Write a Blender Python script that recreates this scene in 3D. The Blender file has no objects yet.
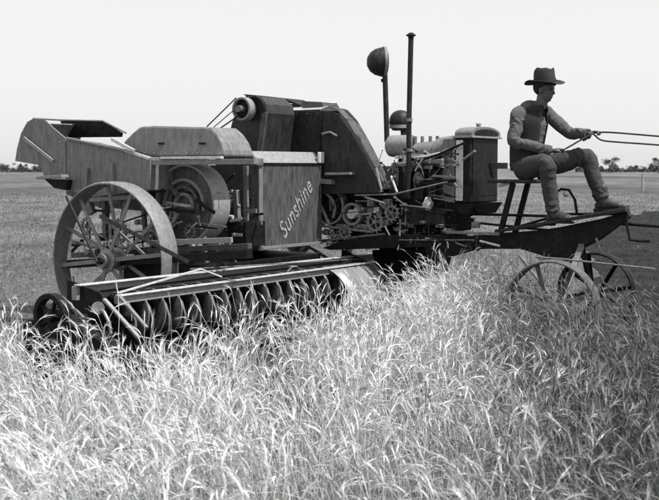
import bpy, math, random
import numpy as np
from mathutils import Vector, Matrix
random.seed(7); rng = np.random.default_rng(11)
S = bpy.context.scene; C = S.collection
rad = math.radians

# ------------------------------------------------------------------ camera
FPX, EYE = 1100.0, 1.63
PITCH = math.atan(82 / FPX)
cam_d = bpy.data.cameras.new('camera'); cam = bpy.data.objects.new('camera', cam_d); C.objects.link(cam)
cam.location = (0, 0, EYE); cam.rotation_euler = (math.pi/2 - PITCH, 0, 0)
cam_d.sensor_fit = 'HORIZONTAL'; cam_d.sensor_width = 36; cam_d.lens = FPX / 659 * 36
cam_d.clip_start = .1; cam_d.clip_end = 6000
S.camera = cam
cam_d.dof.use_dof = True; cam_d.dof.focus_distance = 8.8; cam_d.dof.aperture_fstop = 6.5
# ------------------------------------------------------------------ light and exposure
SUN_EL, SUN_AZ = rad(60), rad(118)      # azimuth measured clockwise from +Y (the view direction)
w = bpy.data.worlds.new('World'); S.world = w; w.use_nodes = True
nt = w.node_tree; nt.nodes.clear()
sky = nt.nodes.new('ShaderNodeTexSky'); sky.sky_type = 'NISHITA'; sky.sun_disc = False
sky.sun_elevation = SUN_EL; sky.sun_rotation = SUN_AZ; sky.dust_density = 2.5; sky.air_density = 1.0
sep = nt.nodes.new('ShaderNodeRGBToBW')          # black and white plate
bg = nt.nodes.new('ShaderNodeBackground'); bg.inputs['Strength'].default_value = .15
wo = nt.nodes.new('ShaderNodeOutputWorld')
nt.links.new(sky.outputs[0], sep.inputs[0]); pw = nt.nodes.new('ShaderNodeMath'); pw.operation = 'POWER'; pw.inputs[1].default_value = .13     # soft highlight response of the old plate
ml = nt.nodes.new('ShaderNodeMath'); ml.operation = 'MULTIPLY'; ml.inputs[1].default_value = 3.85
nt.links.new(sep.outputs[0], pw.inputs[0]); nt.links.new(pw.outputs[0], ml.inputs[0]); nt.links.new(ml.outputs[0], bg.inputs[0]); nt.links.new(bg.outputs[0], wo.inputs[0])
sd = bpy.data.lights.new('sun', 'SUN'); so = bpy.data.objects.new('sun', sd); C.objects.link(so)
sd.energy = 4.4; sd.angle = rad(.6); sd.color = (1, 1, 1)
sdir = Vector((math.sin(SUN_AZ)*math.cos(SUN_EL), math.cos(SUN_AZ)*math.cos(SUN_EL), math.sin(SUN_EL)))
so.rotation_euler = sdir.to_track_quat('Z', 'Y').to_euler()
S.view_settings.view_transform = 'Standard'; S.view_settings.look = 'None'
S.view_settings.exposure = 0.4; S.view_settings.gamma = 1
S.render.resolution_x = 1024; S.render.resolution_y = 777

# ------------------------------------------------------------------ machine frame: a = direction of travel, b = across, z = up
O = Vector((-1.92, 8.3, 0)); TH = rad(35)
T = Vector((math.cos(TH), -math.sin(TH), 0)); L = Vector((math.sin(TH), math.cos(TH), 0))
Fw = Vector((0, math.cos(PITCH), -math.sin(PITCH))); Up = Vector((0, math.sin(PITCH), math.cos(PITCH))); Rt = Vector((1, 0, 0))
CL = Vector(((Vector((0, 0, EYE)) - O).dot(T), (Vector((0, 0, EYE)) - O).dot(L), EYE))
def ray(px, py):
    d = Fw + Rt*((px-329.5)/FPX) - Up*((py-250)/FPX)
    return Vector((d.dot(T), d.dot(L), d.z))
def _pl(px, py, i, v):
    r = ray(px, py); return CL + r*((v - CL[i]) / r[i])
def PA(px, py, a): return _pl(px, py, 0, a)
def PB(px, py, b): return _pl(px, py, 1, b)
def PZ(px, py, z): return _pl(px, py, 2, z)
def PAM(px, a, z):                       # column px on the vertical plane a = const, at height z
    p = _pl(px, 200, 0, a); return Vector((p.x, p.y, z))
def PBM(px, b, z):
    p = _pl(px, 200, 1, b); return Vector((p.x, p.y, z))
def V(a, b, z): return Vector((a, b, z))
def world(p): return O + T*p.x + L*p.y + Vector((0, 0, p.z))

# ------------------------------------------------------------------ materials
def grey(v): return (v, v, v, 1)
def mat(name, v, rough=.6, metal=0., var=.35, scale=9., wear=None, wear_amt=.35, wear_scale=14., bump=.15, bscale=60., stretch=None, spec=.4):
    m = bpy.data.materials.new(name); m.use_nodes = True
    n = m.node_tree; N = n.nodes; K = n.links; N.clear()
    out = N.new('ShaderNodeOutputMaterial'); p = N.new('ShaderNodeBsdfPrincipled'); K.new(p.outputs[0], out.inputs[0])
    tc = N.new('ShaderNodeTexCoord'); mp = N.new('ShaderNodeMapping'); K.new(tc.outputs['Object'], mp.inputs[0])
    if stretch: mp.inputs['Scale'].default_value = stretch
    n1 = N.new('ShaderNodeTexNoise'); n1.inputs['Scale'].default_value = scale; n1.inputs['Detail'].default_value = 8; n1.inputs['Roughness'].default_value = .65
    K.new(mp.outputs[0], n1.inputs['Vector'])
    r = N.new('ShaderNodeMapRange'); r.inputs[1].default_value = .3; r.inputs[2].default_value = .7
    r.inputs[3].default_value = v*(1-var); r.inputs[4].default_value = v*(1+var); K.new(n1.outputs[0], r.inputs[0])
    last = r.outputs[0]
    if wear is not None:
        n2 = N.new('ShaderNodeTexNoise'); n2.inputs['Scale'].default_value = wear_scale; n2.inputs['Detail'].default_value = 10; n2.inputs['Roughness'].default_value = .75
        K.new(mp.outputs[0], n2.inputs['Vector'])
        r2 = N.new('ShaderNodeMapRange'); c = .72 - wear_amt*.45
        r2.inputs[1].default_value = c-.12; r2.inputs[2].default_value = c+.2; K.new(n2.outputs[0], r2.inputs[0])
        mx = N.new('ShaderNodeMix'); mx.inputs[3].default_value = wear
        K.new(r2.outputs[0], mx.inputs[0]); K.new(last, mx.inputs[2]); mx.inputs[3].default_value = wear
        last = mx.outputs[0]
    K.new(last, p.inputs['Base Color'])
    p.inputs['Roughness'].default_value = rough; p.inputs['Metallic'].default_value = metal
    p.inputs['Specular IOR Level'].default_value = spec
    if bump:
        n3 = N.new('ShaderNodeTexNoise'); n3.inputs['Scale'].default_value = bscale; n3.inputs['Detail'].default_value = 6; K.new(mp.outputs[0], n3.inputs['Vector'])
        bp = N.new('ShaderNodeBump'); bp.inputs['Strength'].default_value = bump; bp.inputs['Distance'].default_value = .01
        K.new(n3.outputs[0], bp.inputs['Height']); K.new(bp.outputs[0], p.inputs['Normal'])
    return m
M = dict(
    dark=mat('dark_paint', .018, .5, wear=.07, wear_amt=.25, scale=14, stretch=(2.5, 2.5, .8), spec=.22),
    black=mat('black_iron', .009, .5, wear=.035, wear_amt=.2, scale=14, spec=.15),
    bin=mat('dusty_paint', .13, .62, var=.3, wear=.24, wear_amt=.4, scale=12, wear_scale=16, stretch=(1.6, 1.6, .4), bump=.45, bscale=6),
    panel=mat('panel_paint', .045, .58, var=.4, wear=.13, wear_amt=.42, scale=12, wear_scale=14, stretch=(1.6, 1.6, .4), bump=.4, bscale=7),
    hood=mat('hood_paint', .014, .45, var=.45, wear=.05, wear_amt=.42, scale=10, wear_scale=12, bump=.35, bscale=5, stretch=(1.5, 1.5, .5)),
    steel=mat('worn_steel', .24, .42, metal=.35, var=.3, wear=.07, wear_amt=.4, scale=22),
    bright=mat('bright_metal', .62, .38, metal=.3, var=.2, wear=.2, wear_amt=.25, scale=25),
    rim=mat('rusty_rim', .2, .6, metal=.1, var=.25, wear=.1, wear_amt=.3, scale=24, wear_scale=30),
    wood=mat('weathered_timber', .2, .8, var=.4, scale=10, stretch=(1, 10, 10), bscale=40, bump=.3),
    beam=mat('dusty_beam', .22, .6, var=.3, wear=.32, wear_amt=.35, scale=26, wear_scale=30),
    dirty=mat('muddy_iron', .07, .8, var=.5, wear=.13, wear_amt=.35, scale=18, wear_scale=16),
    shield=mat('banded_steel', .3, .4, metal=.3, var=.45, wear=.12, wear_amt=.3, scale=7, wear_scale=9, stretch=(.25, 3, .25), bump=.1),
    white=mat('lettering_paint', .6, .6, var=.25, wear=.06, wear_amt=.62, wear_scale=45),
    faded=mat('faded_lettering', .13, .7, var=.3),
    shirt=mat('shirt_cloth', .085, .9, var=.15, scale=60, bscale=300, bump=.15),
    vest=mat('waistcoat_cloth', .018, .9, var=.25, scale=50, bscale=300, bump=.2),
    trousers=mat('trouser_cloth', .04, .9, var=.2, scale=50, bscale=300, bump=.15),
    hat=mat('hat_felt', .03, .95, var=.3, scale=15, bscale=80, bump=.3),
    band=mat('hat_band', .02, .8, var=.2),
    skin=mat('weathered_skin', .085, .55, var=.15, scale=25, bscale=90, bump=.15),
    boot=mat('dusty_leather', .022, .5, var=.4, wear=.08, wear_amt=.4, scale=20),
    leather=mat('rein_leather', .05, .6, var=.3),
    bark=mat('bark', .07, .9), leaf=mat('leaves', .045, .7, var=.4, scale=1.2, bump=0),
    post=mat('post_wood', .3, .85),
)
def straw_mat(name, lo, hi):
    m = bpy.data.materials.new(name); m.use_nodes = True; n = m.node_tree; N = n.nodes; K = n.links; N.clear()
    out = N.new('ShaderNodeOutputMaterial'); p = N.new('ShaderNodeBsdfPrincipled'); tr = N.new('ShaderNodeBsdfTranslucent'); mx = N.new('ShaderNodeMixShader')
    at = N.new('ShaderNodeAttribute'); at.attribute_name = 'tint'
    r = N.new('ShaderNodeMapRange'); r.inputs[3].default_value = lo; r.inputs[4].default_value = hi
    K.new(at.outputs['Fac'], r.inputs[0]); K.new(r.outputs[0], p.inputs['Base Color']); K.new(r.outputs[0], tr.inputs[0])
    p.inputs['Roughness'].default_value = .5; mx.inputs[0].default_value = .1
    K.new(p.outputs[0], mx.inputs[1]); K.new(tr.outputs[0], mx.inputs[2]); K.new(mx.outputs[0], out.inputs[0]); return m
M['straw'] = straw_mat('ripe_straw', .06, .82); M['stub'] = straw_mat('dull_stubble', .05, .36)

# ------------------------------------------------------------------ mesh helpers
class MB:
    def __init__(s): s.v = []; s.f = []
    def add(s, vs, fs):
        k = len(s.v); s.v += [Vector(x) for x in vs]; s.f += [[i+k for i in f] for f in fs]; return s
    def loft(s, rings, cap=True, closed=False):
        n = len(rings[0]); vs = [p for r in rings for p in r]; fs = []
        m = len(rings)
        for j in range(m if closed else m-1):
            for i in range(n):
                fs.append([j*n+i, j*n+(i+1) % n, ((j+1) % m)*n+(i+1) % n, ((j+1) % m)*n+i])
        if cap and not closed: fs.append(list(range(n))[::-1]); fs.append([(m-1)*n+i for i in range(n)])
        return s.add(vs, fs)
    def prism(s, poly, off):
        off = Vector(off); return s.loft([[Vector(p) for p in poly], [Vector(p)+off for p in poly]])
    def box(s, p0, p1):
        x0, y0, z0 = p0; x1, y1, z1 = p1
        return s.prism([(x0, y0, z0), (x1, y0, z0), (x1, y1, z0), (x0, y1, z0)], (0, 0, z1-z0))
    def tube(s, pts, r, n=10, flat=None):
        pts = [Vector(p) for p in pts]; rs = r if isinstance(r, (list, tuple)) else [r]*len(pts)
        rings = []; up = None
        for i, p in enumerate(pts):
            t = (pts[min(i+1, len(pts)-1)] - pts[max(i-1, 0)]).normalized()
            if up is None:
                ref = Vector((0, 0, 1)) if abs(t.z) < .9 else Vector((1, 0, 0)); up = (ref - t*ref.dot(t)).normalized()
            else: up = (up - t*up.dot(t)).normalized()
            sd_ = t.cross(up)
            rr = rs[i]; ra, rb = rr if isinstance(rr, (list, tuple)) else (rr, rr)
            rings.append([p + up*(math.cos(2*math.pi*k/n)*ra) + sd_*(math.sin(2*math.pi*k/n)*rb) for k in range(n)])
        return s.loft(rings)
    def bar(s, p, q, wd, ht, up=(0, 0, 1)):
        p, q = Vector(p), Vector(q); t = (q-p).normalized(); up = Vector(up); up = (up - t*up.dot(t)).normalized(); sd_ = t.cross(up)
        c = [up*ht/2+sd_*wd/2, up*ht/2-sd_*wd/2, -up*ht/2-sd_*wd/2, -up*ht/2+sd_*wd/2]
        return s.loft([[p+x for x in c], [q+x for x in c]])
    def cyl(s, p, q, r, n=28, r2=None): return s.tube([p, q], [r, r if r2 is None else r2], n)
    def lathe(s, c, axis, prof, n=36, closed=False, arc=None):
        c = Vector(c); ax = Vector(axis).normalized(); ref = Vector((0, 0, 1)) if abs(ax.z) < .9 else Vector((1, 0, 0))
        u = (ref - ax*ref.dot(ax)).normalized(); v = ax.cross(u)
        a0, a1 = arc if arc else (0, 2*math.pi)
        k = n if not arc else n+1
        rings = []
        for i in range(k):
            th = a0 + (a1-a0)*i/n
            d = u*math.cos(th) + v*math.sin(th)
            rings.append([c + ax*h + d*r for r, h in prof])
        m = len(prof); vs = [p for r in rings for p in r]; fs = []
        for i in range(n):
            j = (i+1) % k
            for q in range(m if closed else m-1): fs.append([i*m+q, i*m+(q+1) % m, j*m+(q+1) % m, j*m+q])
        if arc and closed: fs.append(list(range(m))); fs.append([(k-1)*m+i for i in range(m)][::-1])
        return s.add(vs, fs)
    def ring(s, c, axis, ro, ri, wd, n=48, arc=None):
        return s.lathe(c, axis, [(ro, -wd/2), (ro, wd/2), (ri, wd/2), (ri, -wd/2)], n, True, arc)
    def ell(s, c, rx, ry, rz, rot=None, n=16, m=12):
        vs = []; fs = []; c = Vector(c)
        for j in range(1, m):
            ph = math.pi*j/m
            for i in range(n):
                th = 2*math.pi*i/n; p = Vector((rx*math.sin(ph)*math.cos(th), ry*math.sin(ph)*math.sin(th), rz*math.cos(ph)))
                if rot: p = rot @ p
                vs.append(c+p)
        t = Vector((0, 0, rz)); 
        if rot: t = rot @ t
        vs += [c+t, c-t]; a, b = len(vs)-2, len(vs)-1
        for j in range(m-2):
            for i in range(n): fs.append([j*n+i, (j+1)*n+i, (j+1)*n+(i+1) % n, j*n+(i+1) % n])
        for i in range(n): fs.append([a, i, (i+1) % n]); fs.append([b, (m-2)*n+(i+1) % n, (m-2)*n+i])
        return s.add(vs, fs)
    def build(s, name, m, parent=None, smooth=False, bevel=.003, org=None, remesh=None):
        me = bpy.data.meshes.new(name); org = org or (parent.get('_org') if parent else None)
        o_ = Vector(org) if org else Vector((0, 0, 0))
        me.from_pydata([v - o_ for v in s.v], [], s.f); me.validate(); me.materials.append(M[m] if isinstance(m, str) else m)
        import bmesh
        b = bmesh.new(); b.from_mesh(me); bmesh.ops.recalc_face_normals(b, faces=b.faces); b.to_mesh(me); b.free()
        if smooth or remesh:
            for p in me.polygons: p.use_smooth = True
        o = bpy.data.objects.new(name, me); C.objects.link(o)
        if parent:
            o.parent = parent
            if '_org' in parent.keys(): o['_org'] = parent['_org']
        if remesh:
            r = o.modifiers.new('r', 'REMESH'); r.mode = 'VOXEL'; r.voxel_size = remesh; r.use_smooth_shade = True
            q = o.modifiers.new('s', 'SMOOTH'); q.factor = .6; q.iterations = 3
        elif bevel and not smooth:
            q = o.modifiers.new('b', 'BEVEL'); q.width = bevel; q.segments = 2; q.limit_method = 'ANGLE'; q.angle_limit = rad(40)
        if smooth and not remesh:
            me.set_sharp_from_angle(angle=rad(38))
        return o
def tag(o, label=None, cat=None, group=None, kind=None):
    for k, v in (('label', label), ('category', cat), ('group', group), ('kind', kind)):
        if v: o[k] = v
    return o
def empty(name, org, rz=-TH, frame=True):
    o = bpy.data.objects.new(name, None); C.objects.link(o)
    o.location = world(Vector(org)) if frame else Vector(org); o.rotation_euler = (0, 0, rz); o.empty_display_size = .2
    return o

# ------------------------------------------------------------------ ground
def ground_mat():
    m = bpy.data.materials.new('dry_paddock_soil'); m.use_nodes = True; n = m.node_tree; N = n.nodes; K = n.links; N.clear()
    out = N.new('ShaderNodeOutputMaterial'); p = N.new('ShaderNodeBsdfPrincipled'); K.new(p.outputs[0], out.inputs[0]); p.inputs['Roughness'].default_value = .95
    p.inputs['Specular IOR Level'].default_value = .1
    tc = N.new('ShaderNodeTexCoord'); cur = None
    for sc, st, amt in ((.05, (1, .35, 1), .5), (.6, (1, .4, 1), .4), (7, (1, 1, 1), .45), (60, (1, 1, 1), .3)):
        mp = N.new('ShaderNodeMapping'); mp.inputs['Scale'].default_value = st; K.new(tc.outputs['Object'], mp.inputs[0])
        x = N.new('ShaderNodeTexNoise'); x.inputs['Scale'].default_value = sc; x.inputs['Detail'].default_value = 6; K.new(mp.outputs[0], x.inputs['Vector'])
        r = N.new('ShaderNodeMapRange'); r.inputs[1].default_value = .3; r.inputs[2].default_value = .7; r.inputs[3].default_value = 1-amt; r.inputs[4].default_value = 1+amt; K.new(x.outputs[0], r.inputs[0])
        if cur is None: cur = r.outputs[0]
        else:
            q = N.new('ShaderNodeMath'); q.operation = 'MULTIPLY'; K.new(cur, q.inputs[0]); K.new(r.outputs[0], q.inputs[1]); cur = q.outputs[0]
    q = N.new('ShaderNodeMath'); q.operation = 'MULTIPLY'; q.inputs[1].default_value = .12; K.new(cur, q.inputs[0]); K.new(q.outputs[0], p.inputs['Base Color'])
    x = N.new('ShaderNodeTexNoise'); x.inputs['Scale'].default_value = 25; x.inputs['Detail'].default_value = 8; K.new(tc.outputs['Object'], x.inputs['Vector'])
    bp = N.new('ShaderNodeBump'); bp.inputs['Strength'].default_value = .8; bp.inputs['Distance'].default_value = .03; K.new(x.outputs[0], bp.inputs['Height']); K.new(bp.outputs[0], p.inputs['Normal'])
    return m
b = MB(); b.add([(-2500, -300, 0), (2500, -300, 0), (2500, 4500, 0), (-2500, 4500, 0)], [[0, 1, 2, 3]])
tag(b.build('ground', ground_mat(), bevel=0), kind='structure')

# trodden earth under and ahead of the machine, with shade put into its colour
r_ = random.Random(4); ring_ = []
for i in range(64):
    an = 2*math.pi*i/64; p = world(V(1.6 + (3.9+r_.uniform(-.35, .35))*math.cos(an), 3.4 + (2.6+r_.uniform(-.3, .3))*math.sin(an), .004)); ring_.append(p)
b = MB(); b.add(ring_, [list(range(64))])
tag(b.build('trodden_shaded_earth', mat('trodden_shaded_earth', .035, .95, var=.5, scale=3, bump=.8, bscale=18, spec=.1), bevel=0), kind='structure')

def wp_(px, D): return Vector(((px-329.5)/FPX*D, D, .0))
dark_pts = []  # outline of a dark sheet added to lower the ground tone at right
for (px, D) in ((575, 6.5), (572, 9), (590, 12), (598, 16), (592, 22), (600, 30), (640, 40), (760, 46), (900, 40), (900, 10), (900, 5), (700, 4.2), (620, 4.6)): dark_pts.append(wp_(px-8, D))
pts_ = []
for i in range(len(dark_pts)):
    p, q = dark_pts[i], dark_pts[(i+1) % len(dark_pts)]
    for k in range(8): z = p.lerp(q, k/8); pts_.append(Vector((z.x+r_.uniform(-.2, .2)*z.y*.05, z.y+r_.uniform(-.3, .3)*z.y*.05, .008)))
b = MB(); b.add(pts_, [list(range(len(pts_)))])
tag(b.build('dark_ground_right', mat('dark_ground_right', .018, .95, var=.6, scale=1.2, bump=.8, bscale=14, spec=.1), bevel=0), kind='structure')

# ------------------------------------------------------------------ the harvester
H = empty('header_harvester', (0, 0, 0))
tag(H, 'engine-driven header harvester with long comb, dump bin and tall exhaust pipe', 'harvester')

# --- cutting table (comb front): upper and lower beams, auger, trough, end plates
p0, p1 = PA(74, 291, -.3), PA(424, 252, -.3)
b = MB(); b.bar(p0-V(0, 0, .02), p1-V(0, 0, .01), .06, .11); up_ = Vector((0, 0, .041))
ub = b.build('upper_beam', 'beam', H, bevel=.004)
b = MB(); b.bar(p0+V(.037, 0, .047), p1+V(.037, 0, .047), .075, .012); b.build('worn_lit_edge', 'bright', ub)  # sunlit top of the beam put in as a bright strip
for k in range(16):
    if k % 1 == 0:
        q = p0.lerp(p1, (k+.5)/16)
        MBb = MB(); MBb.cyl(q+V(.034, 0, -.01), q+V(.045, 0, -.01), .009, 8)
        if k % 2 == 0: MBb.build('bolt', 'steel', ub)
q0, q1 = PA(116, 299, 0), PA(371, 264.5, 0)
lb = MB().bar(q0-V(0, 0, .012), q1-V(0, 0, .012), .045, .06).build('lower_beam', 'beam', H, bevel=.004)
MB().bar(q0+V(.02, 0, .026), q1+V(.02, 0, .026), .06, .012).build('worn_lit_edge', 'bright', lb)  # bright strip painting the sun on the lower beam's top
# trough sheet behind the auger: curved section swept across the machine
def section(bv, zt):
    pts = []
    for i in range(11):
        t = i/10; ang = rad(100 + 150*t)
        pts.append(V(-.16 + .27*math.cos(ang), bv, .38 + .27*math.sin(ang)))
    return pts
b = MB(); secs = []
for bv in np.linspace(.35, 3.95, 25):
    s_ = section(bv, 0); out = [V(-.33, bv, .64)] + s_[0:] + [V(.28, bv, .13)]
    secs.append(out)
vs = [p for s_ in secs for p in s_]; n = len(secs[0]); fs = [[j*n+i, j*n+i+1, (j+1)*n+i+1, (j+1)*n+i] for j in range(24) for i in range(n-1)]
b.add(vs, fs); o = b.build('auger_trough', 'black', H, smooth=True); sm = o.modifiers.new('s', 'SOLIDIFY'); sm.thickness = .006
# auger tube and flighting
AU = (-.13, .42)
tb = MB().cyl(V(AU[0], .45, AU[1]), V(AU[0], 3.85, AU[1]), .06, 20).build('auger_tube', 'dark', H, smooth=True)
b = MB(); NT = 17; seg = 24; vs = []; fs = []
for i in range(NT*seg+1):
    th = 2*math.pi*i/seg; bv = .5 + 3.3*i/(NT*seg)
    for r in (.058, .205): vs.append(V(AU[0]+r*math.cos(th), bv, AU[1]+r*math.sin(th)))
for i in range(NT*seg): fs.append([2*i, 2*i+1, 2*i+3, 2*i+2])
b.add(vs, fs); o = b.build('auger_flighting', 'dark', H, smooth=True); sm = o.modifiers.new('s', 'SOLIDIFY'); sm.thickness = .007
eb = MB(); eb.tube([V(AU[0]+.207*math.cos(2*math.pi*i/seg), .5+3.3*i/(NT*seg), AU[1]+.207*math.sin(2*math.pi*i/seg)) for i in range(NT*seg+1)], .006, 5); eb.build('worn_lit_edge', 'rim', o, smooth=True)
for i in range(19):
    q = q0.lerp(q1, (i+.6)/19.2); q.z -= .03
    if q.y > 3.5: continue
    MB().tube([q+V(.0, 0, 0), q+V(.05, .01, -.06), q+V(.085, .015, -.16), q+V(.08, .015, -.27), q+V(.03, .005, -.37)], [(.006, .012), (.006, .013), (.007, .014), (.006, .012), (.004, .007)], 8).build('tine', 'steel', H, smooth=True)
# knife bar with fingers
kb = MB().bar(V(.3, .3, .13), V(.3, 3.98, .13), .05, .03).build('knife_bar', 'steel', H)
for i in range(46):
    bv = .36 + i*.0785
    MB().loft([[V(.3, bv-.012, .12), V(.3, bv+.012, .12), V(.3, bv+.012, .145), V(.3, bv-.012, .145)], [V(.47, bv-.004, .155), V(.47, bv+.004, .155), V(.47, bv+.004, .163), V(.47, bv-.004, .163)]]).build('comb_finger', 'steel', kb, bevel=0)
# curved bright shield at the right end
b = MB(); rs = []
for i in range(9):
    t = i/8; ang = rad(84 - 92*t)
    ra = .37
    rs.append([V(-.10 + ra*math.cos(ang)*1.05, bv, .25 + ra*math.sin(ang)*1.05) for bv in np.linspace(3.3, 4.02, 5)])
vs = [p for r in rs for p in r]; fs = [[j*5+i, j*5+i+1, (j+1)*5+i+1, (j+1)*5+i] for j in range(8) for i in range(4)]
b.add(vs, fs); o = b.build('auger_shield', 'shield', H, smooth=True); sm = o.modifiers.new('s', 'SOLIDIFY'); sm.thickness = .008
# right end plate and its edge bar
e0, e1 = PA(371, 264, .0), PA(391, 294, .12)
b = MB(); b.prism([V(-.4, e0.y+.03, .75), V(.02, e0.y+.03, e0.z-.01), V(.35, e0.y+.03, .3), V(.55, e0.y+.03, .16), V(.2, e0.y+.03, .1), V(-.45, e0.y+.03, .12)], (0, .02, 0))
ep = b.build('end_plate', 'dark', H)
MB().bar(e0+V(0, 0, .01), V(.42, e0.y+.04, .27), .04, .02, up=(0, 1, 0)).build('edge_bar', 'beam', ep)
# left end: plate, link bars, divider
lp = MB().prism([V(-.42, .28, .74), V(-.05, .28, .66), V(.28, .28, .38), V(.55, .28, .12), V(-.45, .28, .08)], (0, .02, 0)).build('end_plate', 'black', H)
MB().bar(PA(84, 292, -.26), PA(106, 308, -.02), .02, .03).build('link_bar', 'bright', lp)
MB().bar(PB(104, 299, .2), PB(139, 338, .2), .02, .035, up=(0, 1, 0)).build('link_bar', 'beam', lp)
MB().bar(PB(119, 296, .3), PB(147, 328, .3), .02, .03, up=(0, 1, 0)).build('link_bar', 'rim', lp)
b = MB(); b.tube([PB(97, 308, .12), PB(104, 312, .12), PB(109, 322, .12), PB(111, 334, .12)], .014, 8); b.build('curved_guide', 'steel', lp, smooth=True)
MB().cyl(PB(98, 308, .1), PB(98, 308, .24), .05, 18).build('pivot_boss', 'steel', lp, smooth=True)
# outer divider (crop lifter) sweeping forward at the left end
dv = MB()
dv.loft([[V(-.5, -.1, .45), V(-.5, .2, .45), V(-.5, .2, .05), V(-.5, -.1, .05)], [V(-.1, -.06, .5), V(-.1, .2, .5), V(-.1, .2, .05), V(-.1, -.06, .05)], [V(.7, .1, .12), V(.7, .15, .12), V(.7, .15, .07), V(.7, .1, .07)]])
dvo = dv.build('divider', 'black', H, bevel=.01)
for k, (x0, y0, x1, y1, x2, y2) in enumerate(((38, 300, 62, 297, 78, 316), (44, 312, 66, 306, 84, 318), (40, 322, 60, 316, 72, 326), (78, 318, 84, 322, 84, 345), (70, 326, 82, 325, 96, 330))):
    MB().tube([PB(x0, y0, -.2), PB((x0+x1)/2, (y0+y1)/2-2, -.2), PB(x1, y1, -.2), PB((x1+x2)/2+1, (y1+y2)/2-2, -.2), PB(x2, y2, -.2)], .011, 8).build('lifter_rod', 'steel', dvo, smooth=True)
b = MB(); b.ring(PB(52, 316, -.25), (0, 1, 0), .17, .13, .07, 30); b.cyl(PB(52, 316, -.25)-V(0, .05, 0), PB(52, 316, -.25)+V(0, .05, 0), .045, 14)
for k in range(5):
    an = k*2*math.pi/5; c_ = PB(52, 316, -.25); b.bar(c_, c_+V(.14*math.cos(an), 0, .14*math.sin(an)), .02, .025, up=(0, 1, 0))
b.build('gauge_wheel', 'black', H)
# thin braces between the two beams
b = MB().bar(PA(118, 293, -.1), PA(201, 269, -.1), .012, .018).build('brace_rod', 'bright', H)
MB().bar(PA(201, 269, -.1), PA(222, 277, -.05), .012, .014).build('brace_rod', 'bright', H)
MB().bar(PA(190, 269, -.15), PA(410, 256, -.15), .012, .012).build('brace_rod', 'steel', H)
# reel arm
MB().bar(PB(100, 216, .85), PA(188, 262, -.3), .02, .035).build('reel_arm', 'dark', H)
MB().bar(PB(66, 196, 1.05), PB(97, 262, 1.05), .015, .02).build('control_rod', 'dark', H)

# --- wheels
def wheel(name, a, bb, R, wd, nsp, hubr, lug=False, rimm='rim', spm='rim', twist=.12):
    c = V(a, bb, R+.0)
    wm = empty('tmp', (0, 0, 0)); bpy.data.objects.remove(wm)
    rim = MB(); rim.lathe(c, (0, 1, 0), [(R-.012, -wd/2), (R, -wd/2+.02), (R+.004, 0), (R, wd/2-.02), (R-.012, wd/2), (R-.024, wd/2), (R-.016, 0), (R-.024, -wd/2)], 72, True)
    r = rim.build(name, rimm, H, smooth=True)
    hb = MB(); hb.lathe(c, (0, 1, 0), [(0, -.17), (hubr*.6, -.17), (hubr*.65, -.11), (hubr, -.10), (hubr, -.06), (hubr*.75, -.05), (hubr*.75, .05), (hubr, .06), (hubr, .1), (hubr*.6, .11), (hubr*.6, .17), (0, .17)], 24)
    hb.build('hub', 'steel', r, smooth=True)
    for k in range(nsp):
        an = 2*math.pi*k/nsp + twist; s_ = .08 if k % 2 else -.08
        d = V(math.cos(an), 0, math.sin(an))
        MB().bar(c+d*hubr*.8+V(0, s_, 0), c+d*(R-.014)+V(0, s_*.25, 0), .012, .04, up=d.cross(V(0, 1, 0))).build('spoke', spm, r, bevel=.002)
    return r
W1 = PBM(113, 1.75, 0)
wheel('ground_wheel', W1.x, 1.75, .75, .22, 12, .11)
wheel('ground_wheel', W1.x+.1, 4.6, .75, .22, 12, .11)
W2 = PBM(554, 3.05, 0); W3 = PBM(598, 4.72, 0)
wheel('front_wheel', W2.x, 3.05, .425, .13, 8, .065, rimm='dirty', spm='dirty', twist=.35)
wheel('front_wheel', W3.x, 4.72, .40, .13, 8, .065, rimm='black', spm='black', twist=.2)
MB().cyl(V(W1.x, 1.55, .75), V(W1.x+.1, 4.8, .75), .035, 16).build('axle', 'black', H, smooth=True)
MB().cyl(V(W2.x, 2.9, .425), V(W3.x, 4.9, .40), .028, 16).build('axle', 'black', H, smooth=True)

MB().box(V(-1.5, 1.95, .5), V(-.5, 3.9, .72)).build('underframe', 'black', H, bevel=.01)
MB().box(V(-1.5, 2.3, .3), V(-.7, 3.7, .5)).build('sieve_box', 'black', H, bevel=.01)
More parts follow.
